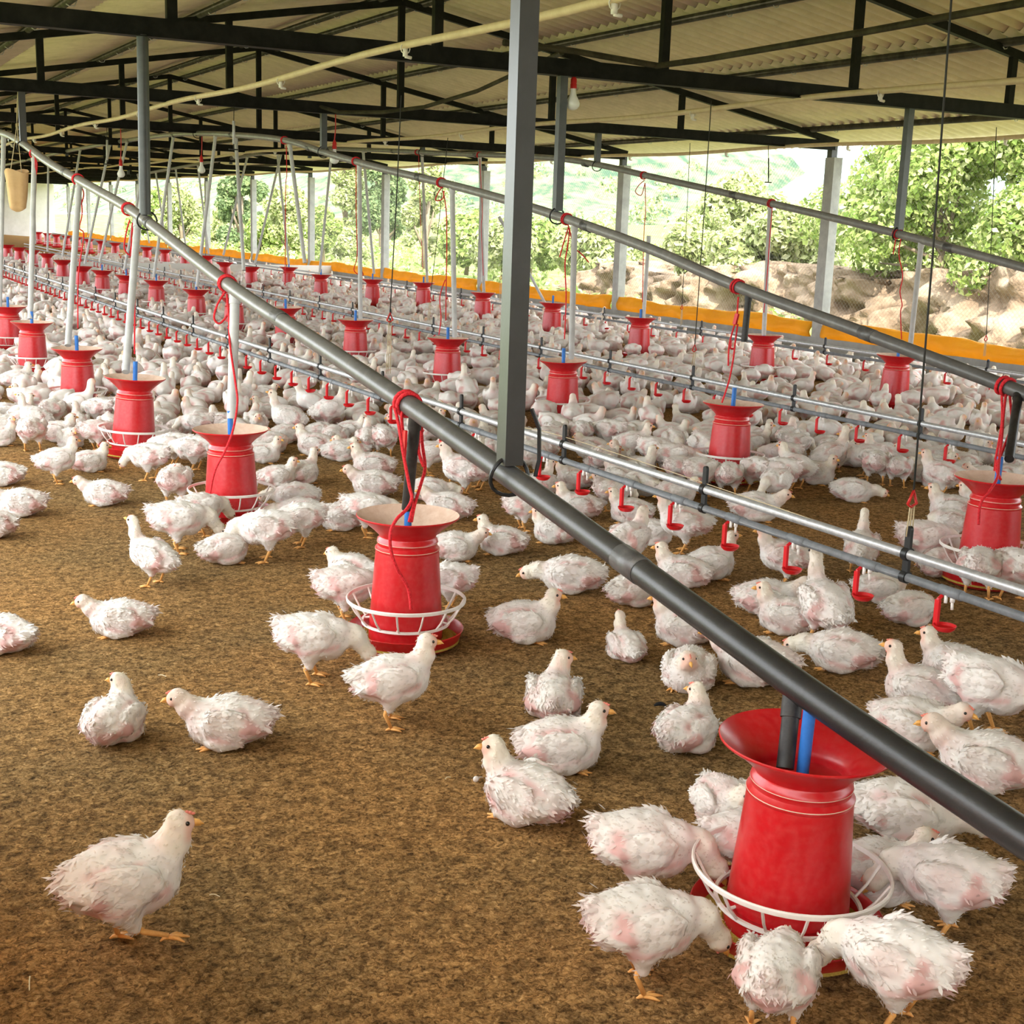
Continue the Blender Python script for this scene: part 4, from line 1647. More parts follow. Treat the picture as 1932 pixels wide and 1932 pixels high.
def body_mesh(pose, hy, seed, h=.0052, lod=0):
    d, C, ph, p0, p1, p2, hd = bird_shape(pose, hy)
    lo = np.minimum(np.array([-.148, -.105, -.004]), np.minimum(p1, p2) - .045)
    hi = np.maximum(np.array([.135, .105, C[2] + .10]), np.maximum(p1, p2) + .05)
    lo[2] = -.006
    V, Fq = surface_nets(bird_sdf(pose, hy, seed, lod), lo, hi, h)
    me = bpy.data.meshes.new('chicken')
    me.from_pydata(V.tolist(), [], Fq.tolist())
    me.polygons.foreach_set('use_smooth', [True] * len(me.polygons))
    me.materials.append(MT['bird'])
    me.update()
    N = np.zeros(len(V) * 3)
    me.vertices.foreach_get('normal', N)
    N = N.reshape(-1, 3)
    col, s, face = bird_tint(V, N, pose, hy, seed)
    if lod:
        hc = p2 + hd * .008
        tip = np.exp(-((np.linalg.norm(V - (hc + hd * .026), axis=1)) / .010) ** 2)[:, None]
        col = col * (1 - tip) + np.array(YEL) * tip
    set_tint(me, col)
    return me, V, N, s, face, (p0, p1, p2, hd, C)


def feather_mesh(V, N, s, face, geo, pose, hy, seed, n=1500):
    p0, p1, p2, hd, C = geo
    r = np.random.default_rng(seed)
    dn = np.linalg.norm(V - p2, axis=1)
    keep = (face < .3) & (V[:, 2] > .012) & (r.random(len(V)) > .80 * s)
    ids = np.flatnonzero(keep)
    ids = r.choice(ids, n)
    P = V[ids] + r.normal(size=(n, 3)) * .002
    Nn = N[ids]
    onneck = np.clip(1 - np.minimum(np.linalg.norm(P - p2, axis=1), np.linalg.norm(P - p1, axis=1)) / .05, 0, 1)[:, None]
    flow = np.array([-1.0, 0, -.18]) * (1 - onneck) + (-(p2 - p0) / np.linalg.norm(p2 - p0) + .25 * np.array([-1.0, 0, 0])) * onneck
    flow = flow + r.normal(size=(n, 3)) * .34
    t = flow - Nn * np.sum(flow * Nn, 1)[:, None]
    t /= np.linalg.norm(t, axis=1)[:, None] + 1e-9
    b = np.cross(Nn, t)
    Q = P - C
    wing = ((np.abs(Q[:, 1]) > .052) & (Q[:, 2] > -.03) & (onneck[:, 0] < .2)).astype(float)
    tail = (Q[:, 0] < -.085).astype(float)
    L = (.010 + .006 * wing + .010 * tail) * (.6 + .8 * r.random(n)) * (1 - .35 * onneck[:, 0])
    Wd = (.0019 + .0012 * wing + .0012 * tail) * (.6 + .8 * r.random(n)) * (1 - .4 * onneck[:, 0])
    lift = (.03 + .24 * r.random(n) ** 3 + .12 * tail) * L
    L, Wd, lift = L[:, None], Wd[:, None], lift[:, None]
    b0 = P - Nn * .001
    mid = P + t * L * .55 + Nn * (lift * .35 + .0012)
    tip = P + t * L + Nn * (lift + .0008)
    A = np.stack([b0 - b * Wd * .6, b0 + b * Wd * .6, mid + b * Wd, tip, mid - b * Wd], 1)
    # tail fan and loose wing ends
    k = 22
    a = r.uniform(-.9, .9, k)
    ph = POSES[pose]['pitch']
    root = C + np.array([-.094 * math.cos(ph), 0, .004 + POSES[pose].get('tail', .018) - .094 * math.sin(ph)])
    el = r.uniform(-.3, .5, k) + 14 * (POSES[pose].get('tail', .018) - .018)
    T = np.stack([-np.cos(a) * np.cos(el), np.sin(a) * .6, np.sin(el)], 1)
    T /= np.linalg.norm(T, axis=1)[:, None]
    Ls = r.uniform(.018, .036, k)[:, None]
    bb = np.cross(T, np.array([0, 0, 1.0]) + r.normal(size=(k, 3)) * .5)
    bb /= np.linalg.norm(bb, axis=1)[:, None]
    ww = r.uniform(.0025, .005, k)[:, None]
    R0 = root + r.normal(size=(k, 3)) * np.array([.010, .014, .010])
    A2 = np.stack([R0 - bb * ww * .4, R0 + bb * ww * .4, R0 + T * Ls * .6 + bb * ww, R0 + T * Ls, R0 + T * Ls * .6 - bb * ww], 1)
    A = np.concatenate([A, A2])
    V2 = A.reshape(-1, 3)
    V2[:, 2] = np.maximum(V2[:, 2], .002)
    m = len(A)
    i0 = np.arange(m) * 5
    F = [(i, i + 1, i + 2, i + 4) for i in i0] + [(i + 4, i + 2, i + 3) for i in i0]
    me = bpy.data.meshes.new('plumage')
    me.from_pydata(V2.tolist(), [], [tuple(map(int, f)) for f in F])
    me.materials.append(MT['feather'])
    me.polygons.foreach_set('use_smooth', [True] * len(me.polygons))
    me.update()
    cen = np.repeat(A.mean(1), 5, 0)
    col, _, _ = bird_tint(cen, None, pose, hy, seed, True)
    col = col * np.repeat(r.uniform(.94, 1.05, m), 5)[:, None]
    set_tint(me, np.clip(col, 0, 1))
    return me


def leg_mesh(pts, toes=True, spread=1.0, r0=.0075):
    """thigh end -> hock -> ankle, then three toes forward and one back"""
    m = MB()
    m.tube(pts, [r0, .0062, .0050][:len(pts)], 8)
    a = np.array(pts[-1], float)
    fwd = np.array([1.0, 0, 0])
    for ang, L in ((0, .040), (.55, .033), (-.55, .033), (math.pi, .016)):
        dvec = np.array([math.cos(ang), math.sin(ang), 0])
        z = .0045
        p1 = a + np.array([0, 0, -.004])
        p2 = np.array([a[0] + dvec[0] * L * .55, a[1] + dvec[1] * L * .55, max(a[2] - .004, z)])
        p3 = np.array([a[0] + dvec[0] * L, a[1] + dvec[1] * L, max(a[2] - .010, z * .6)])
        m.tube([p1, p2, p3], [.0048, .0042, .0018], 6)
    return m


VARIANTS = {}


def bird_variant(pose, hy, seed=0, full=True):
    key = (pose, hy, seed, full)
    if key in VARIANTS:
        return VARIANTS[key]
    d = POSES[pose]
    sd = abs(hash((pose, hy, seed))) % 1000 if False else (sum(ord(c) * (i + 3) for i, c in enumerate(pose)) + hy * 3 + seed * 17) % 997
    out = {}
    if full:
        me, V, N, s, face, geo = body_mesh(pose, hy, sd)
        out['body'] = me
        out['plumage'] = feather_mesh(V, N, s, face, geo, pose, hy, sd)
        p0, p1, p2, hd, C = geo
        hc = p2 + hd * .008
        side = np.cross(hd, [0, 0, 1.0])
        side /= np.linalg.norm(side)
        up = np.cross(side, hd)
        m = MB()
        b0 = hc + hd * .0240 - up * .001
        m.tube([b0, b0 + hd * .010 - up * .0005, b0 + hd * .021 - up * .006], [.0072, .0055, .0008], 10)
        lo = b0 - up * .0045
        m.tube([lo, lo + hd * .008 - up * .001, lo + hd * .0145 - up * .003], [.0052, .0038, .0008], 8)
        out['beak'] = m.mesh('beak', MT['beak'])
        m = MB()
        for q in range(6):
            t = q / 5
            c = hc + hd * (.022 - .030 * t) + up * (.0145 + .010 * math.sin(math.pi * (.25 + .65 * t)) - .002)
            m.sphere(c - up * .003, (.0046, .0022, .0044 - .0007 * abs(q - 2)) if abs(hd[0]) > abs(hd[1]) else (.0022, .0046, .0044 - .0007 * abs(q - 2)), 8, 6)
        out['comb'] = m.mesh('comb', MT['comb'])
        m = MB()
        for sg in (1, -1):
            m.sphere(hc + hd * .016 + side * .006 * sg - up * .0165, (.0042, .0035, .0055), 8, 6)
        out['wattle'] = m.mesh('wattle', MT['comb'])
        for sg in (1, -1):
            m = MB()
            m.sphere(hc + hd * .0095 + side * .0204 * sg + up * .005, .0046, 10, 7)
            out['eye%d' % sg] = m.mesh('eye', MT['eye'])
        for sg in (1, -1):
            if d['stand'] == 1:
                x = .006 * sg
                m = leg_mesh([(-.008 + x, sg * .043, .072), (-.014 + x, sg * .045, .05), (.004 + x, sg * .047, .010)])
            elif d['stand'] == 2 and sg < 0:
                m = leg_mesh([(.012, sg * .042, .072), (.036, sg * .044, .052), (.082, sg * .050, .040)], r0=.0085)
            elif d['stand'] == 2:
                m = leg_mesh([(-.008, sg * .043, .072), (-.014, sg * .042, .05), (-.006, sg * .038, .010)])
            else:
                m = leg_mesh([(.000, sg * .050, .012), (.030, sg * .048, .010), (.050, sg * .044, .0085)])
            out['leg%d' % sg] = m.mesh('leg', MT['leg'])
    else:
        me, V, N, s, face, geo = body_mesh(pose, hy, sd, .0085, 1)
        out['body'] = me
    VARIANTS[key] = out
    return out


PLACED = []     # xy, radius
FOUL = []


BIRD_SCALE = .94


def put_bird(x, y, rz, pose, hy, scale=1.0, full=True, seed=0, label=None, group=None, z=None, roll=0.0):
    mir = hy < 0
    scale = scale * BIRD_SCALE
    v = bird_variant(pose, abs(hy), seed, full)
    o = link('chicken', v['body'])
    o.location = (x, y, floor_z(x) if z is None else z)
    o.rotation_euler = (roll, 0, rz)
    o.scale = (scale, scale * (-1 if mir else 1), scale)
    if full:
        for k, me in v.items():
            if k != 'body':
                link({'eye1': 'eye', 'eye-1': 'eye', 'leg1': 'leg', 'leg-1': 'leg'}.get(k, k), me, o)
    tag(o, label or '', 'chicken', group)
    PLACED.append((x, y))
    FOUL.append((o, x, y, rz, pose, hy, label))
    return o


def heading(x, y, h):
    """h: 0 = facing right in the photo, 90 = away, 180 = left, 270 = towards the viewer"""
    d = np.array([x, y]) / math.hypot(x, y)
    rt = np.array([d[1], -d[0]])
    a = math.radians(h)
    v = rt * math.cos(a) + d * math.sin(a)
    return math.atan2(v[1], v[0])


# (px, py of the lowest point, heading, pose, head turn (+ = to its left), scale, label)
HAND = [
    (232, 1788, 4, 'SW', 0, 1.12, 'white chicken walking alone in the lower left corner with one foot lifted'),
    (215, 1420, 62, 'SU', 90, .98, 'white chicken sitting rump to the viewer, looking left, lower left of the photo'),
    (435, 1418, 176, 'SF', 0, 1.10, 'white chicken sitting in profile facing left, beside the one sitting rump to the viewer'),
    (232, 1205, 178, 'SF', 0, 1.0, 'white chicken sitting alone facing left, below the second feeder group at far left'),
    (8, 1243, 150, 'SR', 0, 1.0, 'white chicken cut off by the left edge of the photo, the lowest of those'),
    (-14, 1020, 190, 'SU', 0, 1.0, 'chicken of which only a pinkish rump shows at the left edge'),
    (42, 977, 183, 'SF', 0, 1.05, 'white chicken sitting with its head cut off by the left edge of the photo'),
    (6, 918, 178, 'SR', 0, 1.0, 'plump sitting chicken with pink flank, half cut by the left edge'),
    (200, 956, 176, 'SF', 0, 1.0, 'white chicken sitting facing left in the clear, left of the third feeder'),
    (106, 912, 12, 'ST', 0, .98, 'yellowish young chicken standing on one spot facing right, left of the fourth feeder'),
    (168, 892, 2, 'SU', 0, .95, 'pinkish chicken sitting right behind the yellowish standing one'),
    (62, 852, 80, 'SE', 0, 1.05, 'chicken standing rump to the viewer with a drooping wing, far left'),
    (44, 812, 20, 'SR', 0, 1.0, 'chicken tucked behind the one with the drooping wing'),
    (8, 795, 5, 'SL', 0, 1.0, 'chicken with low orange head facing right at the left edge'),
    (100, 808, 62, 'SE', 0, 1.0, 'chicken standing head down at the left rim of the fifth feeder pan'),
    (55, 770, 172, 'SU', 0, 1.0, 'chicken sitting facing left below the sixth feeder of the near row'),
    (30, 748, 8, 'ST', 0, 1.05, 'chicken standing facing right at the left edge in front of the sixth feeder'),
    (74, 738, 92, 'SN', 0, 1.0, 'chicken sitting with neck stretched up, seen from behind, by the sixth feeder'),
    (148, 820, 96, 'SN', 20, 1.0, 'chicken sitting with neck up between the fourth and fifth feeders'),
    (188, 805, 140, 'SE', 0, 1.0, 'round white chicken with its rump out, right of the fifth feeder pan'),
    (215, 782, 178, 'SR', 0, 1.0, 'chicken resting behind the round white one right of the fifth feeder'),
    (183, 852, 28, 'SE', 0, 1.0, 'chicken eating at the left side of the fourth feeder pan'),
    (284, 906, 150, 'SE', 0, 1.05, 'plump white chicken eating from the right at the fourth feeder pan'),
    (328, 880, 168, 'SE', 0, 1.0, 'chicken eating behind the plump one right of the fourth feeder'),
    (368, 890, 160, 'SE', 0, 1.05, 'tall chicken standing rump right, between the fourth and third feeders'),
    (333, 922, 285, 'SR', -60, .95, 'fluffy chicken sitting chest to the viewer, looking left, beside the third feeder'),
    (330, 955, 70, 'SE', 0, 1.0, 'chicken bent at the far left rim of the third feeder pan'),
    (335, 1042, 10, 'SE', 0, 1.15, 'big pinkish chicken eating at the left of the third feeder pan'),
    (378, 1010, 30, 'SE', 0, 1.0, 'chicken with raised head touching the left grill of the third feeder'),
    (292, 1104, 150, 'SX', 0, .95, 'chicken walking away with tail to the viewer, at the left of the third feeder group'),
    (422, 1070, 20, 'SP', 0, 1.0, 'chicken curled up with hidden head, sitting below the third feeder'),
    (505, 1058, 178, 'SE', 0, 1.12, 'white chicken standing on yellow legs, eating at the right of the third feeder pan'),
    (570, 1030, 190, 'SE', 0, 1.0, 'chicken with raised tail behind the eating one right of the third feeder'),
    (566, 990, 180, 'SL', 0, 1.0, 'chicken lying at the right side of the third feeder grill, front one'),
    (560, 962, 176, 'SL', 0, 1.05, 'chicken lying at the right side of the third feeder grill, rear one'),
    (522, 922, 8, 'SU', -30, .95, 'chicken with red comb looking over the third feeder grill'),
    (568, 918, 35, 'SN', 0, 1.0, 'chicken sitting with neck stretched to the right, back to the viewer'),
    (498, 876, 335, 'SU', 0, .95, 'chicken sitting facing right, close behind the funnel of the third feeder'),
    (508, 858, 10, 'SP', 0, 1.05, 'curled chicken behind the one by the third feeder funnel'),
    (596, 862, 165, 'SU', 0, 1.1, 'large fluffy chicken sitting facing left in the middle of the open litter'),
    (640, 872, 10, 'SR', 0, 1.0, 'chicken half hidden to the right of the large fluffy one'),
    (545, 817, 120, 'SP', 0, 1.0, 'curled chicken in front of the drinkers, above the large fluffy one'),
    (506, 792, 176, 'SU', 0, .95, 'chicken sitting facing left beside the white drop tube'),
    (498, 756, 350, 'SR', 0, .95, 'chicken sitting facing right near the drip cups, right of the white drop tube'),
    (562, 778, 55, 'SN', 0, .95, 'chicken sitting with a thin raised neck under the drip cups'),
    (612, 768, 85, 'SN', 0, 1.0, 'chicken sitting with raised neck, back to the viewer, under the drip cups'),
    (618, 812, 6, 'SX', 0, 1.15, 'big chicken stretching up to the right towards a drip cup'),
    (662, 830, 335, 'SU', 0, .95, 'chicken sitting in the group left of the roped feeder tube'),
    (692, 862, 88, 'ST', 0, .92, 'slim chicken standing seen from behind, left of the red rope'),
    (724, 864, 95, 'SE', 0, 1.0, 'chicken standing rump to the viewer with folded wings, left of the red rope'),
    (664, 868, 178, 'SR', 0, 1.0, 'chicken crouching left of the two standing ones by the red rope'),
    (705, 903, 178, 'SU', 0, 1.12, 'chicken with orange beak and raised tail, sitting facing left near the red rope'),
    (708, 940, 176, 'SF', 0, 1.12, 'chicken sitting facing left just in front of the one with raised tail'),
    (648, 1003, 188, 'SL', 0, 1.05, 'pink faced chicken lying facing left, left of the second feeder funnel'),
    (690, 1012, 5, 'SE', 0, 1.05, 'chicken standing behind the second feeder funnel with one yellow leg showing'),
    (590, 1284, -4, 'SE', 0, 1.12, 'white chicken standing on orange legs, eating at the left of the second feeder pan'),
    (735, 1368, 8, 'ST', 0, 1.08, 'chicken standing in front of the second feeder pan, looking right'),
    (665, 1112, 150, 'SR', 0, 1.0, 'chicken lying close behind the second feeder at its left side'),
    (648, 1172, 15, 'SE', 0, 1.05, 'chicken feeding behind the eating one at the left of the second feeder'),
    (848, 1152, 170, 'SE', 0, .95, 'chicken seen through the right grill of the second feeder'),
    (808, 948, 5, 'SL', 0, 1.0, 'chicken lying facing right behind the second feeder'),
    (848, 985, 165, 'SF', 0, 1.08, 'grey white chicken sitting right of the second feeder funnel, facing left'),
    (876, 936, 170, 'ST', 0, 1.15, 'chicken standing facing left under the thick sloping pipe, legs apart'),
    (905, 922, 200, 'SE', 0, 1.0, 'chicken standing just behind the pipe, yellow foot showing'),
    (806, 896, 15, 'ST', 0, 1.0, 'chicken standing behind the black drop tube and red rope'),
    (938, 862, 10, 'SU', 0, 1.0, 'chicken sitting behind the pipe left of the black post foot'),
    (948, 1050, 174, 'SU', 0, 1.0, 'pinkish chicken sitting facing left in the open, right of the second feeder'),
    (855, 1060, 0, 'SF', 0, .98, 'chicken sitting with open beak close behind the second feeder hopper'),
    (985, 1000, 25, 'SE', 0, .92, 'small chicken standing rump to the viewer below the foot of the black post'),
    (1046, 1030, 165, 'SU', 30, .95, 'chicken sitting under the pipe with head turned away, right of the pinkish one'),
    (1080, 1122, 178, 'SL', 0, 1.18, 'big chicken lying facing left with low orange head, in the middle of the floor'),
    (1190, 1152, 35, 'SP', 0, 1.0, 'headless looking curled chicken tight below the pipe in the middle'),
    (985, 1216, -4, 'SU', 0, 1.12, 'chicken sitting facing right alone, right of the second feeder pan'),
    (1180, 1256, 115, 'SN', 0, .78, 'small chicken sitting back to the viewer with thin raised neck'),
    (1042, 1372, 88, 'SU', -75, 1.05, 'chicken sitting rump to the viewer with red comb, behind the one facing right'),
    (1052, 1462, 3, 'SU', 0, 1.1, 'chicken sitting facing right, front of a stack of three in the centre foreground'),
    (995, 1575, 148, 'SU', 35, 1.12, 'red combed chicken sitting tail to the right, looking left, centre foreground'),
    (1290, 1437, 58, 'SU', 95, 1.0, 'chicken sitting with its tail cocked, just left of the nearest feeder funnel'),
    (1362, 1580, 300, 'SR', 20, .95, 'red combed chicken half hidden at the left behind the nearest feeder'),
    (1205, 1702, 6, 'SE', 0, 1.06, 'long white chicken eating at the left of the nearest feeder, rear one'),
    (1203, 1860, 20, 'SE', 0, 1.04, 'pinkish chicken on orange legs eating at the left of the nearest feeder, front one'),
    (1456, 1950, 84, 'SE', 0, .94, 'chicken eating rump to the viewer at the bottom edge, in front of the nearest feeder'),
    (1690, 1935, 162, 'SE', 0, 1.04, 'large white chicken with fanned tail eating at the front right of the nearest feeder'),
    (1785, 1765, 172, 'SE', 0, 1.02, 'bluish white chicken with raised tail eating at the right of the nearest feeder'),
    (1650, 1708, 5, 'SU', 0, 1.0, 'red combed chicken peeping from behind the right side of the nearest feeder'),
    (1700, 1597, -2, 'SL', 0, 1.18, 'plump chicken crouching facing right, behind the nearest feeder at the right'),
    (1395, 1672, 20, 'SE', 0, .9, 'chicken seen only through the left grill of the nearest feeder'),
    (1862, 1500, 178, 'SF', 0, 1.22, 'chicken sitting facing left below the thick pipe at the right edge'),
    (1715, 1422, 340, 'SF', 0, 1.1, 'chicken with orange beak facing right, half hidden by the thick pipe'),
    (1735, 1352, 176, 'SN', 0, 1.1, 'long necked chicken sitting facing left, left of the bending one'),
    (1852, 1385, -22, 'SE', 0, 1.22, 'big chicken bending its head to the floor at the right edge'),
    (1800, 1298, 178, 'SU', 0, 1.05, 'chicken sitting behind the long necked one, pale head turned left'),
    (1590, 1272, 176, 'SL', 0, 1.12, 'fluffy chicken lying facing left, head beside the thick pipe'),
    (1425, 1302, 168, 'SF', 0, 1.2, 'chicken with red comb mostly hidden under the thick pipe, looking left'),
    (1298, 1312, 262, 'SR', 25, 1.05, 'fluffy chicken sitting chest to the viewer with lowered head, left of the thick pipe'),
    (1292, 1222, 178, 'SU', 0, 1.05, 'chicken with yellow beak sitting facing left just under the pipe'),
    (1288, 1115, 172, 'SU', 0, 1.05, 'chicken sitting facing left behind the pipe, tail to the right'),
    (1335, 1098, 15, 'SN', 0, 1.05, 'chicken sitting with raised head, back to back with the one behind the pipe'),
    (1290, 1042, 178, 'ST', 0, 1.1, 'chicken standing facing left right behind a red drip cup'),
    (1182, 1075, 55, 'ST', 0, 1.05, 'chicken standing with head at a drip cup, back turned, above the pipe'),
    (1190, 990, 178, 'SU', 0, 1.0, 'chicken sipping from a red drip cup, facing left'),
    (1092, 982, 176, 'SU', 0, 1.05, 'orange beaked chicken sitting facing left, right of the black post foot'),
    (1085, 925, 178, 'SU', 0, 1.0, 'chicken behind the orange beaked one right of the black post'),
    (1018, 942, 60, 'SN', -40, 1.0, 'chicken just right of the black post foot, head up'),
    (1158, 945, 195, 'SR', 0, 1.05, 'dull chicken resting in the shade under the drinker pipe'),
    (1228, 1030, 0, 'SR', 0, .95, 'chicken of which an orange face shows behind the standing one by the pipe'),
    (1478, 1106, 185, 'ST', 0, 1.0, 'chicken standing behind the drinker pipe with orange beak to the left'),
    (1552, 1212, 118, 'SX', 0, 1.15, 'tall chicken stretching its neck up to a drip cup'),
    (1442, 1167, 2, 'SF', 0, 1.1, 'chicken lying facing right with fluffy tail, behind the one with the tucked neck'),
    (1485, 1200, 178, 'SU', 0, 1.05, 'chicken sitting facing left at the feet of the tall stretching one'),
    (1710, 1188, 35, 'SP', 0, 1.0, 'curled chicken with hidden head under a drip cup at the right'),
    (1655, 1142, 10, 'SP', 0, .95, 'chicken preening behind the curled one, under the drinker pipe'),
    (1622, 1082, 92, 'SX', 0, .95, 'chicken standing straight up with its back turned, between the drinker pipe and the second row'),
    (1605, 948, 2, 'SL', 0, 1.05, 'chicken lying stretched with a leg out, facing right'),
    (1422, 985, -4, 'SF', 0, 1.15, 'chicken sitting facing right in front of the second middle row feeder'),
    (1372, 938, 85, 'SE', 0, 1.0, 'chicken eating with its back turned, front of the second middle row feeder'),
    (1318, 935, 50, 'SE', 0, 1.1, 'chicken eating at the front left of the second middle row feeder'),
    (1270, 905, 8, 'SE', 0, 1.1, 'chicken eating at the left of the second middle row feeder'),
    (1425, 930, 120, 'SE', 0, 1.05, 'chicken eating at the front right of the second middle row feeder'),
    (1468, 935, 165, 'SE', 0, 1.1, 'chicken eating at the right of the second middle row feeder, nearer one'),
    (1475, 898, 178, 'SE', 0, 1.05, 'chicken eating at the right of the second middle row feeder, rear one'),
    (1775, 938, 174, 'ST', 0, 1.05, 'chicken standing facing left with beak at a drip cup, left of the right hand feeder'),
    (1795, 988, 178, 'SU', 0, 1.12, 'chicken sitting facing left in front of the standing one, by the orange hook'),
    (1790, 1012, 190, 'SP', 0, 1.0, 'chicken with a tucked head left of the right hand feeder'),
    (1845, 972, 178, 'SU', 0, .95, 'chicken behind, its pale head turned left, beside the right hand feeder'),
    (1650, 915, 92, 'SE', 0, 1.05, 'wide chicken standing rump to the viewer, wings spread a little'),
    (1692, 920, 80, 'SE', 0, .95, 'chicken standing rump to the viewer right of the wide one'),
    (1745, 912, 170, 'SR', 0, 1.0, 'chicken crouching behind the rumps right of the wide one'),
    (1568, 890, 88, 'SE', 0, 1.05, 'chicken rump to the viewer left of the wide one'),
    (1735, 1072, 25, 'SE', 0, 1.1, 'chicken with rosy back facing away, left of the right hand feeder pan'),
    (1768, 1098, 60, 'SP', 0, 1.0, 'round chicken behind the hanger clip at the right'),
    (1842, 1130, 85, 'SE', 0, 1.1, 'ruffled chicken rump to the viewer, front of the right hand feeder'),
    (1908, 1132, 120, 'SE', 0, 1.1, 'chicken at the right edge eating from the right hand feeder'),
    (1095, 850, 100, 'SE', 0, 1.0, 'chicken eating at the front right of the third middle row feeder'),
    (1045, 852, 80, 'SE', 0, 1.0, 'chicken eating at the front of the third middle row feeder, right of the black post'),
    (1150, 850, 150, 'SE', 0, 1.05, 'chicken walking up to the third middle row feeder from the right'),
    (1190, 872, 6, 'ST', 0, 1.0, 'chicken standing facing right, well clear of the third middle row feeder'),
]
for (px, py, h, pose, hy, sc, lab) in HAND:
    P = at_floor(px, py)
    d = np.array([P[0], P[1], 0])
    d /= np.linalg.norm(d)
    hw = 0.0
    if POSES[pose]['stand'] == 0:
        hr = math.radians(h)
        hw = (.062 * abs(math.cos(hr)) + .10 * abs(math.sin(hr))) * .85 * sc * BIRD_SCALE
    P = P + d * hw
    x, y = P[0], P[1]
    put_bird(x, y, heading(x, y, h), pose, hy, sc, True, 0, lab)

# ---- the crowd behind: scattered over the litter, thick round the feeders and the drinkers
R2 = random.Random(4321)
GRID = {}


def g_add(x, y):
    GRID.setdefault((int(x / .3), int(y / .3)), []).append((x, y))


def g_near(x, y, r):
    for i in range(int(x / .3) - 1, int(x / .3) + 2):
        for j in range(int(y / .3) - 1, int(y / .3) + 2):
            for a, b in GRID.get((i, j), ()):
                if (a - x) ** 2 + (b - y) ** 2 < r * r:
                    return True
    return False


for x, y in PLACED:
    g_add(x, y)
FP = [(r, i, P) for r, i, P, _ in FEEDERS]


def empty_floor(px, py):
    """the stretches of bare litter the photo shows"""
    if py > 905 and px < 1150:
        return True
    if py > 760 + max(0, (px - 540)) * .0 and px < 900 and py > 845:
        return True
    if py > 985:
        return True
    if 520 < px < 760 and 700 < py < 770 and px < 620:
        return R2.random() < .6
    if px > 1480 and 925 < py < 1100:
        return True
    if px > 1500 and 660 < py < 790:
        return R2.random() < .62
    if 1180 < px < 1600 and 950 < py:
        return True
    return False


CAND = []
tries = 0
while tries < 120000:
    tries += 1
    y = 3.5 + 66 * R2.random() ** 1.25
    x = .2 + 11.2 * R2.random()
    u, v, dep = pix((x, y, .07))
    if dep < 1 or u < -60 or u > 1990 or v > 1000:
        continue
    u0, v0, _ = pix((x, y, 0))
    if empty_floor(u0, v0):
        continue
    # density
    nf = min(((P[0] - x) ** 2 + (P[1] - y) ** 2) ** .5 for _, _, P in FP)
    if nf < .32:
        continue
    dl = min(abs(x - 3.15), abs(x - 6.0), abs(x - 9.5))
    w = .62
    if nf < .58:
        w = 1.0
    if dl < .35:
        w = max(w, .85)
    if x > 10.2:
        w = .32
    if R2.random() > w:
        continue
    if g_near(x, y, .21 if y < 18 else .24) or (y > 30.9 and y < 32.2):
        continue
    g_add(x, y)
    CAND.append((dep, x, y, nf))
CAND.sort()
CAND = CAND[:3000]
NEAR_FULL, N_INDIV = 95, 298 - len(HAND)
RELS = {}
STUFF = []
for k, (dep, x, y, nf) in enumerate(CAND):
    near = min(FP, key=lambda t: (t[2][0] - x) ** 2 + (t[2][1] - y) ** 2)
    Pn = near[2]
    if nf < .50 and R2.random() < .85:
        rz = math.atan2(Pn[1] - y, Pn[0] - x) + R2.uniform(-.25, .25)
        pose = 'SE' if R2.random() < .75 else R2.choice(['SL', 'ST'])
    else:
        rz = R2.uniform(0, 6.283)
        pose = R2.choice(['SU', 'SU', 'SF', 'SF', 'SR', 'SR', 'SL', 'SP', 'SP', 'SN', 'ST', 'SE', 'SU', 'SE', 'SR', 'SL', 'SX'])
    hy = R2.choice([0, 0, 0, 30, -30, 75, -75]) if pose in ('SU', 'SN', 'ST') else 0
    sc = R2.uniform(.92, 1.12)
    if k < N_INDIV:
        d = np.array([x, y]) / math.hypot(x, y)
        rt = np.array([d[1], -d[0]])
        rel = np.array([x - Pn[0], y - Pn[1]])
        a, b = rel @ rt, rel @ d
        if abs(a) > abs(b):
            rw = 'right of' if a > 0 else 'left of'
        else:
            rw = 'behind' if b > 0 else 'in front of'
        hv_ = np.array([math.cos(rz), math.sin(rz)])
        fa, fb = hv_ @ rt, hv_ @ d
        fw = ('facing right' if fa > 0 else 'facing left') if abs(fa) > abs(fb) else ('facing away' if fb > 0 else 'facing the viewer')
        act = {'SE': 'pecking', 'ST': 'standing', 'SX': 'stretching', 'SP': 'curled', 'SL': 'lying'}.get(pose, 'sitting')
        key = (near[0], near[1], rw, act, fw)
        RELS.setdefault(key, []).append((dep, k, x, y, rz, pose, hy, sc))
    else:
        STUFF.append((x, y, rz, pose, abs(hy), sc, dep))
for key, lst in RELS.items():
    lst.sort()
    for q, (dep, k, x, y, rz, pose, hy, sc) in enumerate(lst):
        row, i, rw, act, fw = key
        lab = '%s row, %s feeder: chicken %s it, %s %s' % (ROWN[row], ORD[min(i, 29)], rw, act, fw)
        if len(lst) > 1:
            lab += ', %s nearest such' % ORD[q] if q else ', nearest such'
        put_bird(x, y, rz, pose, hy, sc, k < NEAR_FULL, R2.choice([0, 1]) if k < NEAR_FULL else 0, lab)
for o, *_ in FOUL:
    o['group'] = 'the flock of white chickens'

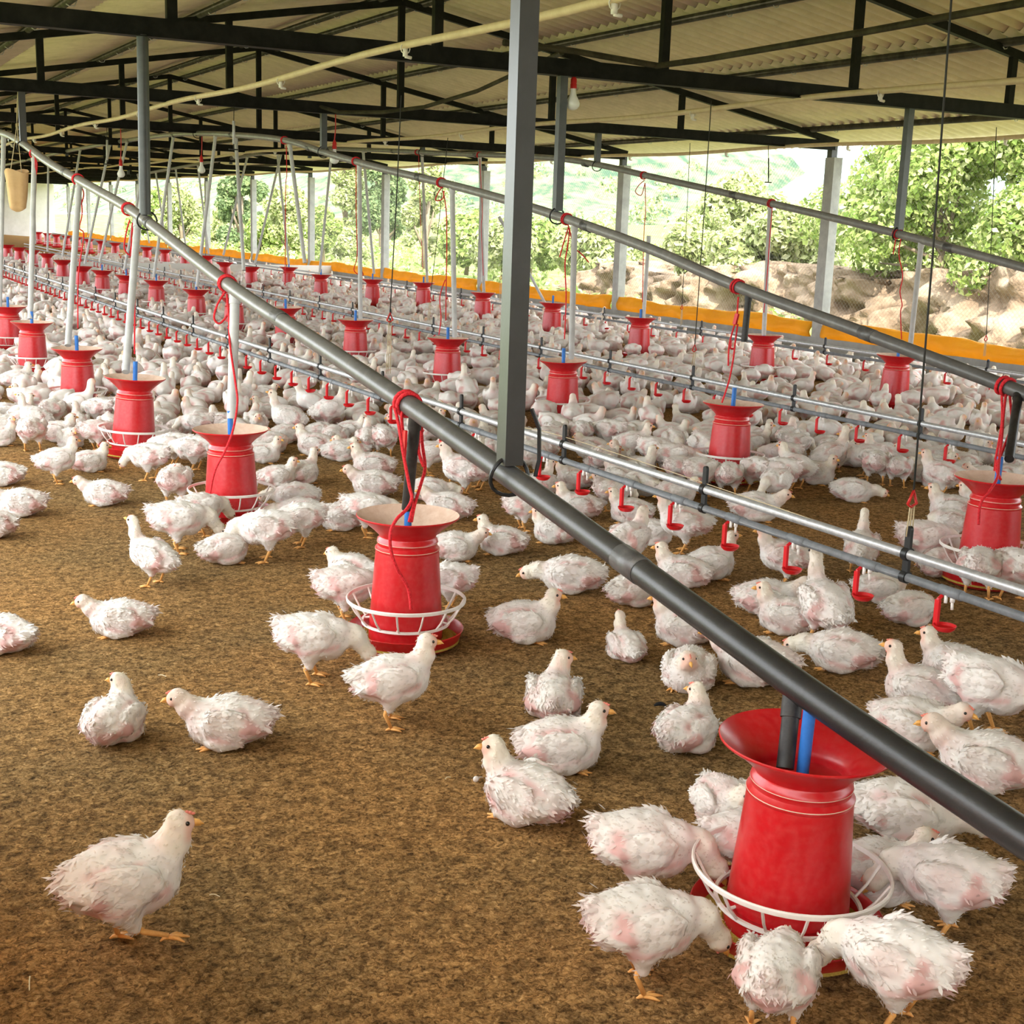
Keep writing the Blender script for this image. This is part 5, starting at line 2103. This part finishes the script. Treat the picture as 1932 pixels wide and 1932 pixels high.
# everything farther off is too many to count: one object
vs, fs, cs = [], [], []
LOW = {}
off = 0
for (x, y, rz, pose, hy, sc, dep) in STUFF:
    key = (pose, hy, y > 30)
    if key not in LOW:
        me, V, N, s, face, geo = body_mesh(pose, hy, 5 + hy, .019 if y > 30 else .0125, 1)
        col = np.zeros(len(V) * 4)
        me.color_attributes['tint'].data.foreach_get('color', col)
        LOW[key] = (V, np.array([p.vertices[:] for p in me.polygons]), col.reshape(-1, 4)[:, :3])
        bpy.data.meshes.remove(me)
    V, Fq, cl = LOW[key]
    c, s_ = math.cos(rz), math.sin(rz)
    W2 = np.stack([V[:, 0] * c - V[:, 1] * s_, V[:, 0] * s_ + V[:, 1] * c, V[:, 2]], 1) * sc * BIRD_SCALE + np.array([x, y, floor_z(x)])
    vs.append(W2)
    fs.append(Fq + off)
    cs.append(cl)
    off += len(V)
if vs:
    me = bpy.data.meshes.new('flock')
    me.from_pydata(np.concatenate(vs).tolist(), [], np.concatenate(fs).tolist())
    me.polygons.foreach_set('use_smooth', [True] * len(me.polygons))
    me.materials.append(MT['bird'])
    me.update()
    set_tint(me, np.concatenate(cs))
    o = link('flock', me)
    o['kind'] = 'stuff'
    tag(o, 'dense far flock of white chickens covering the litter towards the end of the shed', 'chickens')

# ---------------------------------------------------------------- bits on the litter
for k, (px, py, ang, L, mt, nm, lab) in enumerate([
        (306, 1275, 2.3, .03, 'straw', 'straw', 'short pale straw on the litter above the pair at lower left'), (56, 1855, 1.4, .05, 'straw', 'straw', 'pale curved straw on the litter at the lower left edge'),
        (405, 1690, 2.4, .025, 'straw', 'straw', 'short straw right of the walking chicken'), (845, 1468, .3, .02, 'straw', 'straw', 'tiny straw in the middle of the litter')]):
    P = at_z(px, py, .004)
    m = MB()
    d = np.array([math.cos(ang), math.sin(ang), 0])
    m.tube(rope_path([-d * L * .5, np.array([.0, .003, .002]), d * L * .5]), .0014, 5)
    o = m.build(nm, MT[mt])
    o.location = P
    tag(o, lab, 'straw', 'straws on the litter')
P = at_z(898, 1470, .008)
m = MB()
m.sphere((0, 0, 0), (.009, .006, .009), 10, 7)
m.tube([(0, 0, 0), (.02, .012, -.002), (.03, .016, -.006)], [.004, .002, .001], 5)
o = m.build('feather', MT['white'])
o.location = P
tag(o, 'small white downy feather lying left of the red combed chicken', 'feather')
P = at_z(1246, 1334, .006)
m = MB()
q = []
for j in range(9):
    t = j / 8
    q.append((-.02 + .04 * t, .004 * math.sin(math.pi * t), .004 + .006 * math.sin(math.pi * t)))
m.tube(q, [.001 + .006 * math.sin(math.pi * (.1 + .85 * j / 8)) for j in range(9)], 8)
o = m.build('feather', MT['blackfeather'])
o.location = P
o.rotation_euler = (0, 0, -.5)
tag(o, 'small black feather lying above the chicken with cocked tail', 'feather')
